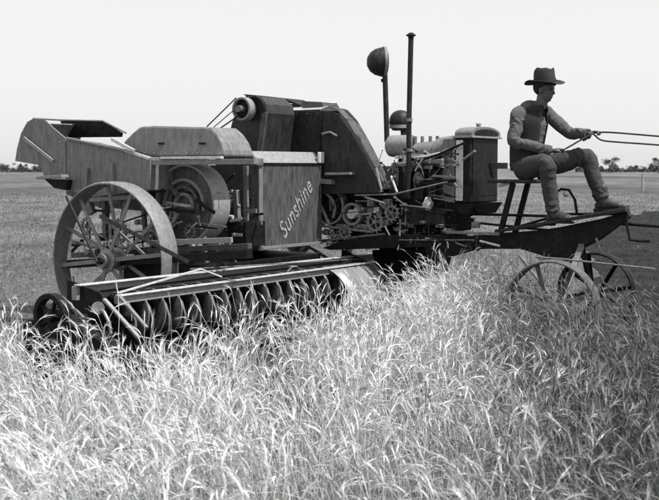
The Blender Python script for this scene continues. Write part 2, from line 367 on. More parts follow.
# --- main body side and frame
BS = 2.95
def polyB(pts, bb): return [PB(x, y, bb) for x, y in pts]
b = MB(); b.prism(polyB([(150, 165), (256, 165), (256, 246), (150, 252)], BS), (0, 1.0, 0)); body = b.build('body_housing', 'panel', H)
b = MB(); b.prism(polyB([(66, 150), (150, 158), (150, 212), (92, 206), (66, 194)], 2.55), (0, .8, 0)); b.build('rear_housing', 'panel', H)
for (x0, y0, x1, y1, m_, wd, ht, bb) in (
    (104, 170, 106, 250, 'bin', .05, .05, 2.2), (140, 160, 146, 240, 'rim', .04, .04, 2.3), (133, 165, 118, 236, 'rim', .03, .03, 2.1),
    (149, 163, 178, 195, 'panel', .03, .05, 2.25), (80, 183, 140, 178, 'steel', .02, .03, 2.1), (84, 188, 92, 214, 'bin', .06, .08, 2.1),
    (90, 200, 150, 196, 'rim', .02, .04, 2.0), (236, 190, 240, 250, 'rim', .05, .05, 2.75), (246, 166, 247, 250, 'bin', .035, .05, 2.8),
    (60, 256, 250, 246, 'panel', .06, .05, 2.0), (70, 264, 250, 254, 'black', .08, .08, 1.8), (150, 243, 232, 240, 'beam', .03, .05, 1.9),
    (100, 215, 150, 260, 'rim', .02, .03, 1.9), (70, 240, 140, 262, 'steel', .02, .03, 1.9), (130, 262, 220, 244, 'steel', .02, .03, 2.0)):
    MB().bar(PB(x0, y0, bb), PB(x1, y1, bb), wd, ht).build('frame_bar', m_, H)
# clutter of castings, chains and sprockets between wheel and body
def sprocket(c, R, nt_, wd=.02, m_='steel', parent=H, name='sprocket', axis=(0, 1, 0)):
    b = MB(); b.ring(c, axis, R, R*.72, wd, 32); b.cyl(c-Vector(axis)*wd, c+Vector(axis)*wd, R*.25, 14)
    for k in range(nt_):
        an = 2*math.pi*k/nt_; d = V(math.cos(an), 0, math.sin(an)); b.bar(c+d*R*.98, c+d*(R+.018), wd, .016, up=d.cross(V(0, 1, 0)))
    for k in range(5):
        an = 2*math.pi*k/5; d = V(math.cos(an), 0, math.sin(an)); b.bar(c+d*R*.2, c+d*R*.75, wd*.8, R*.14, up=d.cross(V(0, 1, 0)))
    return b.build(name, m_, parent)
for x, y, bb, R, m_ in ((170, 218, 2.2, .1, 'steel'), (118, 232, 2.0, .12, 'rim'), (86, 226, 2.0, .07, 'steel'), (212, 214, 2.6, .08, 'steel'), (190, 232, 2.3, .07, 'rim'), (232, 196, 2.75, .045, 'bright'), (224, 196, 2.75, .04, 'bright'), (152, 236, 2.1, .06, 'steel')):
    sprocket(PB(x, y, bb), R, 12 if R > .06 else 8, m_=m_)
def chain(c0, c1, r0, r1, bb, m_='black', n=14):
    pts = []
    d = (c1-c0).normalized(); nrm = V(-d.z, 0, d.x)
    for k in range(n+1):
        an = math.pi*k/n; pts.append(c0 + (nrm*math.cos(an) - d*math.sin(an))*r0)
    for k in range(n+1):
        an = math.pi*k/n; pts.append(c1 + (-nrm*math.cos(an) + d*math.sin(an))*r1)
    b = MB(); rings = []
    m2 = len(pts)
    for i, p in enumerate(pts):
        t = (pts[(i+1) % m2]-pts[i-1]).normalized(); nn = V(-t.z, 0, t.x)
        rings.append([p+nn*.006+V(0, .015, 0), p+nn*.006-V(0, .015, 0), p-nn*.006-V(0, .015, 0), p-nn*.006+V(0, .015, 0)])
    b.loft(rings, closed=True); return b.build('drive_belt', m_, H)
chain(PB(170, 218, 2.2), PB(118, 232, 2.2), .11, .08, 2.2)
chain(PB(212, 214, 2.62), PB(240, 108, 2.62), .09, .06, 2.62) if False else None
for x, y, s_, m_, bb in ((158, 207, .09, 'steel', 2.2), (196, 246, .08, 'rim', 2.1), (178, 243, .07, 'bright', 2.1), (128, 246, .09, 'steel', 1.9), (104, 244, .08, 'bin', 1.9), (92, 252, .09, 'rim', 1.85), (222, 205, .06, 'bright', 2.7), (140, 222, .07, 'steel', 2.1), (112, 254, .05, 'bright', 1.8), (130, 256, .05, 'bright', 1.8)):
    c_ = PB(x, y, bb); b = MB(); b.box(c_-V(s_*.7, s_*.4, s_*.35), c_+V(s_*.7, s_*.4, s_*.35)); b.cyl(c_-V(0, s_*.9, 0), c_+V(0, s_*.9, 0), s_*.32, 14); b.build('casting', m_, H, bevel=.008)
# bright horizontal pipe stub and dark box left of the lettered panel
MB().cyl(PB(216, 216, 2.6), PB(233, 217, 2.6), .02, 14).build('pipe', 'bright', H, smooth=True)
MB().box(PB(228, 246, 2.55), PB(246, 222, 2.55)+V(0, .3, 0)).build('gear_box', 'black', H)

# --- fan drum with wide pale band
c_ = PB(184, 204, 2.25); R = .385
b = MB(); b.ring(c_+V(0, .12, 0), (0, 1, 0), R, R-.02, .24, 56); fd = b.build('fan_drum', 'beam', H, smooth=True)
MB().cyl(c_+V(0, .05, 0), c_+V(0, .08, 0), R-.02, 48).build('drum_side', 'panel', fd)
for rr, m_ in ((.27, 'rim'), (.2, 'panel'), (.13, 'rim')):
    MB().ring(c_+V(-.02, .03, -.02), (0, 1, 0), rr, rr-.03, .04, 40, arc=(rad(-100), rad(100))).build('guard_ring', m_, fd, smooth=True)
b = MB(); b.bar(c_+V(-.25, -.02, .02), c_+V(-.05, -.02, -.18), .03, .03); b.build('brace', 'bin', fd)
b = MB(); b.bar(PB(163, 240, 2.15), PB(178, 214, 2.15), .03, .035); b.build('brace', 'steel', fd)

# --- dump bin: scoop end, trough, open lid at the far side
BB = 1.98
scoop = [(15, 161), (17, 148), (21, 133), (27, 122), (33, 118.5), (45, 120), (52, 127), (65, 138), (66, 178), (44, 177), (42, 170), (38, 165)]
b = MB(); near = polyB(scoop, BB); far = [p+V(0, .85, 0) for p in near]
th_ = .018
b.prism(near, (0, th_, 0)); b.prism([V(p.x, p.y, min(p.z, 1.66)) for p in far], (0, -th_, 0))
cx = sum(p.x for p in near)/len(near); cz = sum(p.z for p in near)/len(near)
def skinstrip(b, pts, w0, w1, t=.015):
    for i in range(len(pts)-1):
        p, q = pts[i], pts[i+1]; d = (q-p).normalized(); nn = V(-d.z, 0, d.x)*t
        b.loft([[p+V(0, w0, 0), q+V(0, w0, 0), q+V(0, w0, 0)-nn, p+V(0, w0, 0)-nn], [p+V(0, w1, 0), q+V(0, w1, 0), q+V(0, w1, 0)-nn, p+V(0, w1, 0)-nn]])
skinstrip(b, near[:4], .019, .83)
sc = b.build('dump_scoop', 'bin', H, bevel=.002)
MB().bar(PB(24, 138, BB-.02), PB(53, 161, BB-.02), .025, .035).build('strap', 'beam', sc)
for (x, y) in ((60, 142), (60, 149), (60, 156), (60, 163), (60, 170), (19, 150), (24, 131), (36, 121)):
    MB().cyl(PB(x, y, BB-.008), PB(x, y, BB+.005), .007, 8).build('rivet', 'beam', sc, bevel=0)
bn = polyB([(66.5, 138), (100, 143), (134, 151.5), (150, 158), (150, 190), (92, 197), (66.5, 190)], BB+.01)
b = MB(); b.prism(bn, (0, .02, 0)); b.prism([V(p.x, p.y+.85, min(p.z, 1.66)) for p in bn], (0, .02, 0))
skinstrip(b, bn[3:], .02, .85); tr = b.build('bin_trough', 'bin', H, bevel=.002)
MB().bar(PB(66.5, 138, BB), PB(134, 152, BB), .03, .02).build('rolled_edge', 'beam', tr)
b = MB(); b.bar(PB(112, 139, BB+.0), PB(134, 151, BB), .03, .035); b.build('rolled_edge', 'bright', tr)
MB().bar(PB(88, 168, BB-.01), PB(86, 196, BB-.01), .04, .03).build('bin_post', 'bin', tr); MB().bar(PB(112, 163, BB-.01), PB(113, 192, BB-.01), .04, .05).build('bin_post', 'bin', tr)
lid = polyB([(60, 121), (90, 121), (103, 121.5), (122, 133), (121, 137), (66, 137.5)], 2.62)
ld = MB().prism(lid, (0, .02, 0)).build('open_lid', 'black', H)
MB().tube([PB(33, 118.5, 2.5), PB(60, 120, 2.6), PB(103, 121, 2.62)], .01, 8).build('lid_rod', 'rim', ld, smooth=True)
MB().tube([PB(103, 121, 2.62), PB(126, 133, 2.62)], .01, 8).build('lid_rod', 'rim', ld, smooth=True)
MB().bar(PB(40, 178, 1.85), PB(65, 176, 1.85), .1, .03).build('bin_bracket', 'beam', sc)
b = MB(); b.prism(polyB([(44, 179), (66, 180), (64, 190), (54, 188)], 1.9), (0, .3, 0)); b.build('bin_bracket', 'black', sc)

# --- grain hopper cover with rounded shoulders
n0 = polyB([(117, 147), (122, 140), (128, 133), (135, 126.5), (150, 125.5), (206, 127), (213, 133), (219, 142), (222, 150), (223, 156.5), (150, 157), (140, 154)], 2.1)
ctr = sum(n0, Vector())/len(n0)
mid_ = [V(p.x, 2.05, p.z) for p in n0]
r0 = [V(p.x, 2.12 + max(0, (p.z-1.75))*.15, p.z) for p in n0]
r1 = [V(p.x, 2.55, p.z) for p in n0]
b = MB(); b.loft([r0, r1]); hp = b.build('hopper_cover', 'bin', H, bevel=.02)
for x, y in ((166, 143.5), (207, 143.5)):
    q = PB(x, y, 2.2); q.y = 2.12 + max(0, q.z-1.75)*.15 - .004; MB().bar(q-V(.04, 0, 0), q+V(.04, 0, 0), .02, .018).build('handle_slot', 'black', hp)
MB().bar(PB(162, 158, 2.02), PB(222, 157.5, 2.02), .05, .022).build('hopper_sill', 'bright', H)
MB().bar(PB(137, 156, 2.0), PB(262, 163, 2.0), .04, .06).build('hopper_rail', 'beam', H) if False else None
rl = MB().bar(PB(148, 162.5, 2.04), PB(256, 161.5, 2.04), .06, .05).build('hopper_rail', 'rim', H)
MB().bar(PB(118, 148, 2.0), PB(150, 158.5, 2.0), .03, .025).build('hopper_sill', 'bright', H)
for x0, y0, x1, y1, r_ in ((207, 126.5, 236, 98, .007), (214, 132.5, 238, 116, .008), (214, 127, 234, 110, .005)):
    MB().tube([PB(x0, y0, 2.5), PB(x1, y1, 3.2)], r_, 8).build('stay_rod', 'black', H, smooth=True)

# --- lettered panel box
pb = MB(); A0 = -.5
c00, c10 = PA(258, 250, A0), PA(322, 245, A0); zt = PA(258, 163, A0).z
lo = .5*(c00.z+c10.z); y0_, y1_ = c00.y, c10.y
pb.prism([V(A0, y0_, lo), V(A0, y0_, zt), V(A0-.1, y0_, zt+.115), V(A0-.55, y0_, zt+.115), V(A0-.55, y0_, lo)], (0, y1_-y0_, 0))
pbo = pb.build('lettered_panel', 'panel', H, bevel=.006)
MB().prism([V(A0+.004, y0_+.01, zt+.004), V(A0-.094, y0_+.01, zt+.119), V(A0-.1, y0_+.01, zt+.112), V(A0-.002, y0_+.01, zt-.002)], (0, y1_-y0_-.02, 0)).build('top_cover', 'beam', pbo, bevel=0)  # paler strip paints the sun on the sloping top
MB().bar(V(A0+.01, y0_+.03, lo), V(A0+.01, y0_+.03, zt), .02, .06, up=(0, 1, 0)).build('corner_strip', 'bin', pbo)
MB().bar(V(A0+.01, y0_+.02, lo+.02), V(A0+.01, y1_-.02, lo+.02), .02, .03).build('bottom_strip', 'rim', pbo)
MB().bar(V(A0+.006, y0_+.02, zt-.01), V(A0+.006, y1_, zt-.01), .012, .015).build('top_strip', 'black', pbo)
k_ = V(A0+.03, y1_-.04, zt+.06); MB().box(k_-V(.03, .05, .06), k_+V(.0, .05, .06)).build('corner_bracket', 'bright', pbo, bevel=.01)
k_ = V(A0+.02, y0_+.0, zt+.02); MB().box(k_-V(.03, .05, .05), k_+V(.02, .05, .03)).build('corner_bracket', 'steel', pbo, bevel=.01)
def lettering(txt, size, c, ang, m_, ext=.002, off=.0, shear=0., sx=1., name='lettering', parent=None):
    cu = bpy.data.curves.new('t', 'FONT'); cu.body = txt; cu.size = size; cu.align_x = 'CENTER'; cu.align_y = 'CENTER'; cu.extrude = ext; cu.offset = off; cu.shear = shear; cu.space_character = 1.05
    to = bpy.data.objects.new('t', cu); C.objects.link(to); dg = bpy.context.evaluated_depsgraph_get(); me = bpy.data.meshes.new_from_object(to.evaluated_get(dg))
    bpy.data.objects.remove(to)
    o = bpy.data.objects.new(name, me); C.objects.link(o); me.materials.clear(); me.materials.append(M[m_])
    R_ = Matrix(((0, 0, 1), (1, 0, 0), (0, 1, 0))).to_4x4()      # text x -> b, text y -> z, normal -> a
    me.transform(Matrix.Translation(c) @ R_ @ Matrix.Rotation(ang, 4, 'Z') @ Matrix.Diagonal((sx, 1, 1, 1))); me.update()
    o.parent = parent; return o
tc_ = PA(295.5, 209, A0); t0, t1 = PA(280, 236, A0), PA(311, 181, A0)
ang = math.atan2(t1.z-t0.z, t1.y-t0.y)
lettering('Sunshine', .26, V(A0+.004, tc_.y, tc_.z), ang, 'white', off=.001, shear=.35, sx=.74, parent=pbo)

# --- elevator leg, dark hood and sloping chute
leg = polyB([(222, 160), (226, 146), (232, 122), (238, 104), (246, 96), (256, 96), (264, 104), (266, 113), (260, 160)], 3.3)
el = MB().prism(leg, (0, .5, 0)).build('elevator_leg', 'hood', H, bevel=.006)
MB().bar(PB(265, 112, 3.27), PB(259, 158, 3.27), .03, .06).build('edge_strip', 'panel', el)
c_ = PB(244, 109, 3.2)
pu = MB().ring(c_+V(0, .0, 0), (0, 1, 0), .12, .1, .1, 36).build('pulley', 'beam', H, smooth=True)
MB().cyl(c_-V(0, .01, 0), c_+V(0, .01, 0), .1, 30).build('pulley_web', 'black', pu); MB().cyl(c_-V(0, .1, 0), c_+V(0, .06, 0), .035, 16).build('hub', 'steel', pu, smooth=True)
MB().ring(c_+V(.1, .06, 0), (0, 1, 0), .13, .115, .05, 36, arc=(rad(-60), rad(110))).build('pulley_guard', 'black', pu, smooth=True)
hb0 = polyB([(263, 161), (267, 112.5), (320, 110), (334, 110.5), (348, 129), (362, 153), (376, 181), (380, 193), (262, 196)], 3.95)
n_ = len(hb0)
back = [p+V(-.03, .19, 0) for p in hb0]
for i in (1, 2): back[i] = back[i] + V(-.05, .25, .1)
b = MB(); b.loft([hb0, back]); hd = b.build('elevator_hood', 'hood', H, bevel=.012)
MB().loft([[hb0[1]+V(0, 0, .012), hb0[2]+V(0, 0, .012), hb0[2]+V(0, 0, .004), hb0[1]+V(0, 0, .004)], [back[1]+V(0, 0, .015), back[2]+V(0, 0, .015), back[2]+V(0, 0, .006), back[1]+V(0, 0, .006)]]).build('top_cover', 'bright', hd, bevel=0)
MB().prism(polyB([(243, 94), (285, 98.5), (300, 105), (283, 102), (247, 97)], 4.12), (0, .35, 0)).build('top_flap', 'black', hd, bevel=.003)
MB().prism(polyB([(301, 101), (322, 102), (323, 107), (302, 108)], 4.05), (0, .25, 0)).build('vent_box', 'panel', hd)
MB().bar(PB(321, 113, 3.93), PB(318, 160, 3.93), .01, .02).build('seam_strip', 'dark', hd, bevel=0)
MB().bar(PB(292, 113, 3.93), PB(290, 160, 3.93), .01, .015).build('seam_strip', 'dark', hd, bevel=0)
# curved pale chute cover following the sloping edge
pts = [PB(x, y, 3.93) for x, y in ((329, 109.5), (336, 111), (345, 121), (354, 136), (363, 153), (372, 171), (380, 190))]
b = MB()
for i in range(len(pts)-1):
    p, q = pts[i], pts[i+1]; d = (q-p).normalized(); nn = V(-d.z, 0, d.x)*.012
    b.loft([[p+nn, q+nn, q+nn*2, p+nn*2], [p+nn+V(0, .2, 0), q+nn+V(0, .2, 0), q+nn*2+V(0, .2, 0), p+nn*2+V(0, .2, 0)]])
b.build('chute_cover', 'panel', hd, bevel=0)
b = MB(); b.tube([PB(322, 134, 3.9), PB(330, 132, 3.9), PB(337, 136, 3.9)], .012, 8); b.build('hood_handle', 'rim', hd, smooth=True)
b = MB(); b.prism(polyB([(322, 168), (378, 166), (392, 196), (386, 226), (322, 216)], 4.12), (0, .5, 0)); b.build('lower_housing', 'black', H)
MB().bar(PB(328, 174, 3.93), PB(353, 173.5, 3.93), .12, .025).build('pale_plate', 'beam', H); MB().bar(PB(320, 181, 3.93), PB(334, 182, 3.93), .1, .05).build('pale_plate', 'bin', H)

# --- drives between lettered panel and engine
c_ = PB(333, 206, 4.12)
pu = MB().ring(c_+V(0, 0, 0), (0, 1, 0), .2, .185, .2, 44).build('drive_pulley', 'beam', H, smooth=True)
MB().cyl(c_-V(0, .02, 0), c_+V(0, .02, 0), .185, 36).build('pulley_web', 'dark', pu)
MB().ring(c_-V(.06, .14, .03), (0, 1, 0), .19, .17, .03, 36, arc=(rad(0), rad(120))).build('belt_guard', 'bin', pu, smooth=True)
c_ = PB(354, 214, 4.05); pc = MB().ring(c_, (0, 1, 0), .12, .095, .1, 32).build('drive_pulley', 'rim', H, smooth=True); MB().cyl(c_-V(0, .06, 0), c_+V(0, .03, 0), .05, 20).build('hub', 'bright', pc, smooth=True)
chain(PB(333, 206, 4.0), PB(395, 200, 3.3), .12, .09, 3.3, 'dark') if False else None
cl = []
R2 = random.Random(5)
spec = [(360, 212, 'bright', .07, .1), (372, 205, 'steel', .05, .16), (378, 212, 'bright', .04, .13), (388, 204, 'steel', .05, .1), (384, 222, 'rim', .1, .06), (396, 215, 'steel', .06, .05),
        (330, 222, 'panel', .08, .05), (345, 226, 'steel', .12, .04), (362, 226, 'rim', .12, .05), (338, 236, 'rim', .1, .05), (352, 240, 'steel', .06, .03), (330, 243, 'bright', .05, .03),
        (326, 232, 'steel', .06, .05), (370, 236, 'panel', .07, .05), (398, 230, 'steel', .05, .03), (366, 195, 'bright', .04, .03), (345, 203, 'dark', .05, .06), (382, 240, 'black', .1, .1),
        (428, 203, 'bright', .035, .1), (424, 222, 'steel', .03, .03), (446, 231, 'steel', .03, .05), (451, 231, 'rim', .03, .05), (440, 226, 'rim', .04, .03), (473, 237, 'bright', .05, .06),
        (474, 217, 'bright', .05, .02), (476, 225, 'rim', .04, .06), (404, 232, 'rim', .05, .03), (412, 226, 'panel', .05, .04)]
for x, y, m_, sa, sz in spec:
    c_ = PB(x, y, 4.08 if x < 420 else 4.02)
    b = MB()
    k = R2.random()
    if k < .35: b.cyl(c_-V(sa, 0, 0), c_+V(sa, 0, R2.uniform(-.03, .03)), sz*.5, 16); b.cyl(c_-V(sa*.4, 0, 0), c_+V(sa*.4, 0, 0), sz*.65, 16)
    elif k < .6: b.lathe(c_, (0, 1, 0), [(0, -.06), (sz*.4, -.06), (sz*.5, -.03), (sz*.7, -.02), (sz*.7, .02), (0, .02)], 20)
    else:
        b.box(c_-V(sa*.8, .04, sz*.5), c_+V(sa*.8, .04, sz*.5)); b.cyl(c_-V(0, .07, 0), c_, min(sa, sz)*.4, 12)
    b.build('casting', m_, H, bevel=.006)
for x0, y0, x1, y1, r_, m_, bb in ((355, 195, 395, 194, .009, 'bright', 4.02), (395, 194, 447, 182, .009, 'steel', 3.9), (365, 197, 385, 203, .01, 'bright', 4.02), (322, 181, 372, 176, .005, 'rim', 4.0), (330, 240, 385, 234, .012, 'steel', 4.02),
        (322, 226, 372, 232, .014, 'rim', 4.02), (376, 168, 382, 192, .014, 'beam', 3.8), (391, 176, 397, 192, .012, 'bright', 3.8), (380, 192, 395, 176, .01, 'steel', 3.8), (366, 250, 395, 240, .01, 'bright', 4.0),
        (400, 205, 430, 208, .008, 'steel', 3.9), (360, 246, 440, 238, .012, 'black', 4.02), (385, 226, 392, 240, .01, 'bright', 4.02), (325, 215, 340, 246, .012, 'bin', 4.05), (318, 200, 333, 232, .02, 'beam', 4.05)):
    MB().tube([PB(x0, y0, bb), PB(x1, y1, bb)], r_, 8).build('linkage_rod', m_, H, smooth=True)
sprocket(PB(375, 222, 4.02), .1, 14, m_='rim'); sprocket(PB(345, 232, 4.0), .07, 12, m_='steel'); sprocket(PB(392, 213, 4.0), .08, 12, m_='steel')

def scatter(n, x0, x1, y0, y1, b0, b1, name, rr=(.004, .012), seed=1, mats=('steel', 'rim', 'black', 'dark', 'bin', 'bright')):
    r = random.Random(seed)
    for _ in range(n):
        x, y = r.uniform(x0, x1), r.uniform(y0, y1); k = r.random(); bb = r.uniform(b0, b1)
        if k < .4: dx, dy = r.uniform(8, 34), r.uniform(-4, 4)
        elif k < .7: dx, dy = r.uniform(-3, 3), r.uniform(6, 24)
        else: dx, dy = r.uniform(-16, 20), r.uniform(-14, 14)
        p, q = PB(x, y, bb), PB(min(x+dx, x1+6), min(y+dy, y1+4), bb+r.uniform(-.1, .1)); m_ = r.choice(mats); w_ = r.uniform(*rr)
        b = MB()
        if r.random() < .45: b.bar(p, q, w_*1.4, w_*r.uniform(2, 4))
        else:
            mid = (p+q)/2 + V(r.uniform(-.03, .03), 0, r.uniform(-.03, .03)); b.tube([p, mid, q], w_, 8)
        for e in (p, q)[:r.choice((0, 1, 2))]: b.cyl(e-V(0, w_*1.8, 0), e+V(0, w_*1.8, 0), w_*1.6, 10)
        b.build(name, m_, H, bevel=.0015)
MB().prism(polyB([(330, 192), (400, 186), (400, 246), (330, 250)], 4.3), (0, .3, 0)).build('dark_backing', 'black', H, bevel=.01)  # black box added as dark backing behind the linkages
scatter(80, 326, 402, 192, 246, 4.0, 4.2, 'linkage', rr=(.003, .011), seed=3)
scatter(60, 398, 450, 160, 240, 3.98, 4.1, 'engine_linkage', rr=(.003, .009), seed=8, mats=('black', 'dark', 'black', 'rim', 'steel'))
scatter(20, 380, 452, 150, 168, 3.98, 4.08, 'control_linkage', rr=(.003, .008), seed=12)
scatter(80, 74, 236, 190, 258, 1.98, 2.5, 'drive_linkage', seed=21, mats=('steel', 'rim', 'black', 'black', 'dark', 'bin'))
scatter(12, 222, 256, 172, 240, 2.65, 2.75, 'side_linkage', seed=31, mats=('rim', 'black', 'dark', 'steel'))
scatter(16, 392, 480, 236, 246, 3.86, 3.92, 'chassis_fitting', rr=(.004, .01), seed=41, mats=('black', 'black', 'dark', 'rim', 'steel'))
def rivets(parent, pts, m_='bin', r_=.006, ax=V(0, 1, 0), step=.13):
    b = MB(); b.ell((0, 0, 0), r_, r_, r_, None, 8, 5); proto = None
    for p, q in pts:
        n = max(2, int((q-p).length/step))
        for k in range(n+1):
            if proto is None: proto = o = b.build('rivet', m_, parent, smooth=True)
            else: o = proto.copy(); C.objects.link(o); o.parent = parent
            o.location = p.lerp(q, k/n)
rivets(tr, [(PB(68.5, 142, BB+.005), PB(68.5, 188, BB+.005)), (PB(70, 141, BB+.005), PB(132, 154, BB+.005)), (PB(147, 160, BB+.005), PB(147, 188, BB+.005)), (PB(100, 147, BB+.005), PB(100, 192, BB+.005))], 'beam')
rivets(hd, [(PB(266, 115, 3.945), PB(328, 113, 3.945)), (PB(336, 116, 3.945), PB(374, 184, 3.945)), (PB(308, 114, 3.945), PB(306, 190, 3.945))], 'panel')
rivets(hp, [(PB(124, 153, 2.115), PB(220, 153, 2.115))], 'beam')
rivets(pbo, [(V(A0+.004, y0_+.07, lo+.05), V(A0+.004, y0_+.07, zt-.04)), (V(A0+.004, y1_-.03, lo+.05), V(A0+.004, y1_-.03, zt-.04)), (V(A0-.05, y0_-.002, lo+.03), V(A0-.05, y0_-.002, zt-.03)), (V(A0-.5, y0_-.002, lo+.03), V(A0-.5, y0_-.002, zt-.03))], 'beam')
rivets(el, [(PB(229, 150, 3.295), PB(240, 108, 3.295)), (PB(256, 156, 3.295), PB(262, 116, 3.295))], 'panel')
# --- engine
EB = 4.15
blk = polyB([(398, 158), (456, 152), (458, 214), (452, 232), (404, 234), (398, 200)], EB)
E = MB().prism(blk, (0, .42, 0)).build('engine', 'black', H, bevel=.01)
g = MB(); a0, a1 = PB(398, 200, EB).x, PB(456, 200, EB).x
MB().box(V(a0+.1, EB-.1, 1.05), V(a1-.1, EB+.5, 1.22)).build('sump', 'dark', E)
for k in range(4):
    a_ = a0+.12+k*(a1-a0-.24)/3; MB().box(V(a_-.05, EB-.03, 1.3), V(a_+.05, EB+.02, 1.62)).build('cylinder_jug', 'dark', E, bevel=.015)
    MB().tube([V(a_, EB+.0, 1.72), V(a_, EB-.08, 1.71), V(a_, EB-.09, 1.66)], .022, 10).build('manifold_branch', 'steel', E, smooth=True)
MB().bar(V(a0, EB-.09, 1.66), V(a1-.1, EB-.09, 1.70), .05, .05).build('manifold', 'rim', E, bevel=.015)
MB().bar(V(a0-.02, EB-.02, 1.74), V(a1, EB-.02, 1.77), .03, .03).build('head_gasket_rail', 'bright', E)
for x, y, s_ in ((428, 203, .04), (446, 225, .03)): pass
MB().cyl(PB(428, 197, EB-.1), PB(428, 210, EB-.1), .028, 16).build('oil_filter', 'bright', E, smooth=True)
b = MB(); cc = PB(419, 178, EB-.08); b.ell(cc, .06, .05, .07); b.build('carburettor', 'steel', E, smooth=True)
b = MB(); cc = PB(409, 172, EB-.08); b.box(cc-V(.04, .03, .05), cc+V(.04, .03, .05)); b.build('magneto', 'dark', E, bevel=.01)
# fuel tank at the rear end
f0, f1 = PB(383, 146, EB), PB(408, 146, EB)
b = MB(); zc = f0.z; Rk = .115
b.lathe(V(f0.x, EB+.12, zc), (1, 0, 0), [(0, 0), (Rk*.75, .0), (Rk*.95, .02), (Rk, .05), (Rk, .28), (0, .28)], 32); b.build('fuel_tank', 'beam', E, smooth=True)
MB().tube([V(f0.x+.2, EB+.12, zc-.1), V(f0.x+.22, EB+.05, 1.5), V(f0.x+.3, EB, 1.4)], .012, 8).build('fuel_pipe', 'bright', E, smooth=True)
# rocker cover and bonnet tapering to the radiator
b = MB()
def arch(a, b0, b1, zb, zt, n=10):
    r = [V(a, b0, zb)]
    for i in range(n+1):
        th = math.pi*(1-i/n); r.append(V(a, (b0+b1)/2 + (b1-b0)/2*math.cos(th)*1.0, zb+(zt-zb)*(.35+.65*math.sin(th))))
    r.append(V(a, b1, zb)); return r
h0, h1, h2 = PB(411, 145, EB).x, PB(432, 145, EB).x, PB(470, 145, EB).x
b.loft([arch(h0, EB, EB+.42, 1.74, 1.90), arch(h1, EB, EB+.42, 1.74, 1.92), arch(h1+.01, EB-.02, EB+.44, 1.74, 1.95), arch(h2, EB-.02, EB+.46, 1.83, 2.0)]); b.build('bonnet', 'bin', E, smooth=True)
for x in (415, 422, 430, 437): MB().cyl(PBM(x, EB+.15, 1.88), PBM(x, EB+.15, 1.96), .018, 10).build('breather', 'steel', E, smooth=True)
MB().tube([PB(424, 152, EB-.05), PB(433, 158, EB-.05), PB(446, 151, EB-.05), PB(460, 146, EB-.02)], .022, 12).build('water_hose', 'steel', E, smooth=True)
MB().tube([PB(415, 162, EB-.12), PB(437, 155, EB-.12), PB(464, 143, EB-.1)], .012, 10).build('water_hose', 'black', E, smooth=True)
MB().tube([PB(414, 158, EB-.1), PB(428, 156, EB-.12), PB(440, 153, EB-.1)], .013, 10).build('water_hose', 'bright', E, smooth=True)
# radiator
ra = PB(470, 165, EB-.03).x; rb0 = EB-.03; rb1 = PA(498, 165, ra).y; zb, ztp = PB(470, 203, rb0).z, PB(470, 136, rb0).z
RA = MB().box(V(ra-.16, rb0, zb), V(ra, rb1, ztp)).build('radiator', 'black', H, bevel=.012)
MB().box(V(ra, rb0+.05, zb+.07), V(ra+.006, rb1-.05, ztp-.03)).build('core', 'black', RA, bevel=0)
b = MB(); b.loft([arch(ra-.17, rb0-.01, rb1+.01, ztp, ztp+.10), arch(ra+.02, rb0-.01, rb1+.01, ztp, ztp+.10)]); b.build('header_tank', 'bin', RA, bevel=.004)
b = MB(); b.loft([arch(ra+.021, rb0+.06, rb1-.06, ztp+.012, ztp+.075), arch(ra+.03, rb0+.06, rb1-.06, ztp+.012, ztp+.075)]); b.build('badge_plate', 'black', RA, bevel=.002)
MB().box(V(ra-.19, rb0-.02, ztp-.018), V(ra+.035, rb1+.02, ztp+.002)).build('tank_flange', 'beam', RA, bevel=.003)
MB().box(V(ra-.155, rb0-.012, zb+.02), V(ra-.075, rb0-.001, ztp-.04)).build('side_plate', 'bright', RA, bevel=.003)
MB().box(V(ra-.31, rb0-.005, zb+.02), V(ra-.17, rb1, ztp-.02)).build('fan_shroud', 'bin', RA, bevel=.01)
MB().tube([PB(463, 160, EB-.1), PB(475, 151, EB-.12)], .014, 10).build('drain_pipe', 'rim', RA, smooth=True)
b = MB(); b.cyl(V(ra-.07, (rb0+rb1)/2, ztp+.09), V(ra-.07, (rb0+rb1)/2, ztp+.125), .022, 16); b.bar(V(ra-.07, (rb0+rb1)/2-.05, ztp+.13), V(ra-.07, (rb0+rb1)/2+.05, ztp+.13), .012, .012); b.build('filler_cap', 'steel', RA, bevel=.002)
MB().prism([V(ra-.2, rb0, zb-.005), V(ra+.06, rb0, zb-.005), V(ra-.02, rb0, zb-.12), V(ra-.12, rb0, zb-.12)], (0, rb1-rb0, 0)).build('radiator_cradle', 'black', RA)
for yy in (rb0+.05, rb1-.05): MB().bar(V(ra-.07, yy, zb-.1), V(ra-.07, yy, .85), .05, .05).build('support_post', 'black', RA)
# exhaust
ex0 = PB(408.5, 196, EB-.14); ex1 = PB(411, 37, EB-.14)
X = MB().tube([ex0, PB(409, 120, EB-.14), ex1], .027, 16).build('exhaust_pipe', 'dark', H, smooth=True)
b = MB(); b.lathe(ex1, (0, 0, 1), [(0, .045), (.02, .043), (.05, .02), (.052, .012), (.03, .005), (.028, -.02), (.02, -.02)], 24); b.build('rain_cap', 'black', X, smooth=True)
for y in (120, 150): 
    q = PB(409.5, y, EB-.14); MB().ring(q, (0, 0, 1), .033, .02, .03, 20).build('pipe_clamp', 'rim', X, smooth=True)
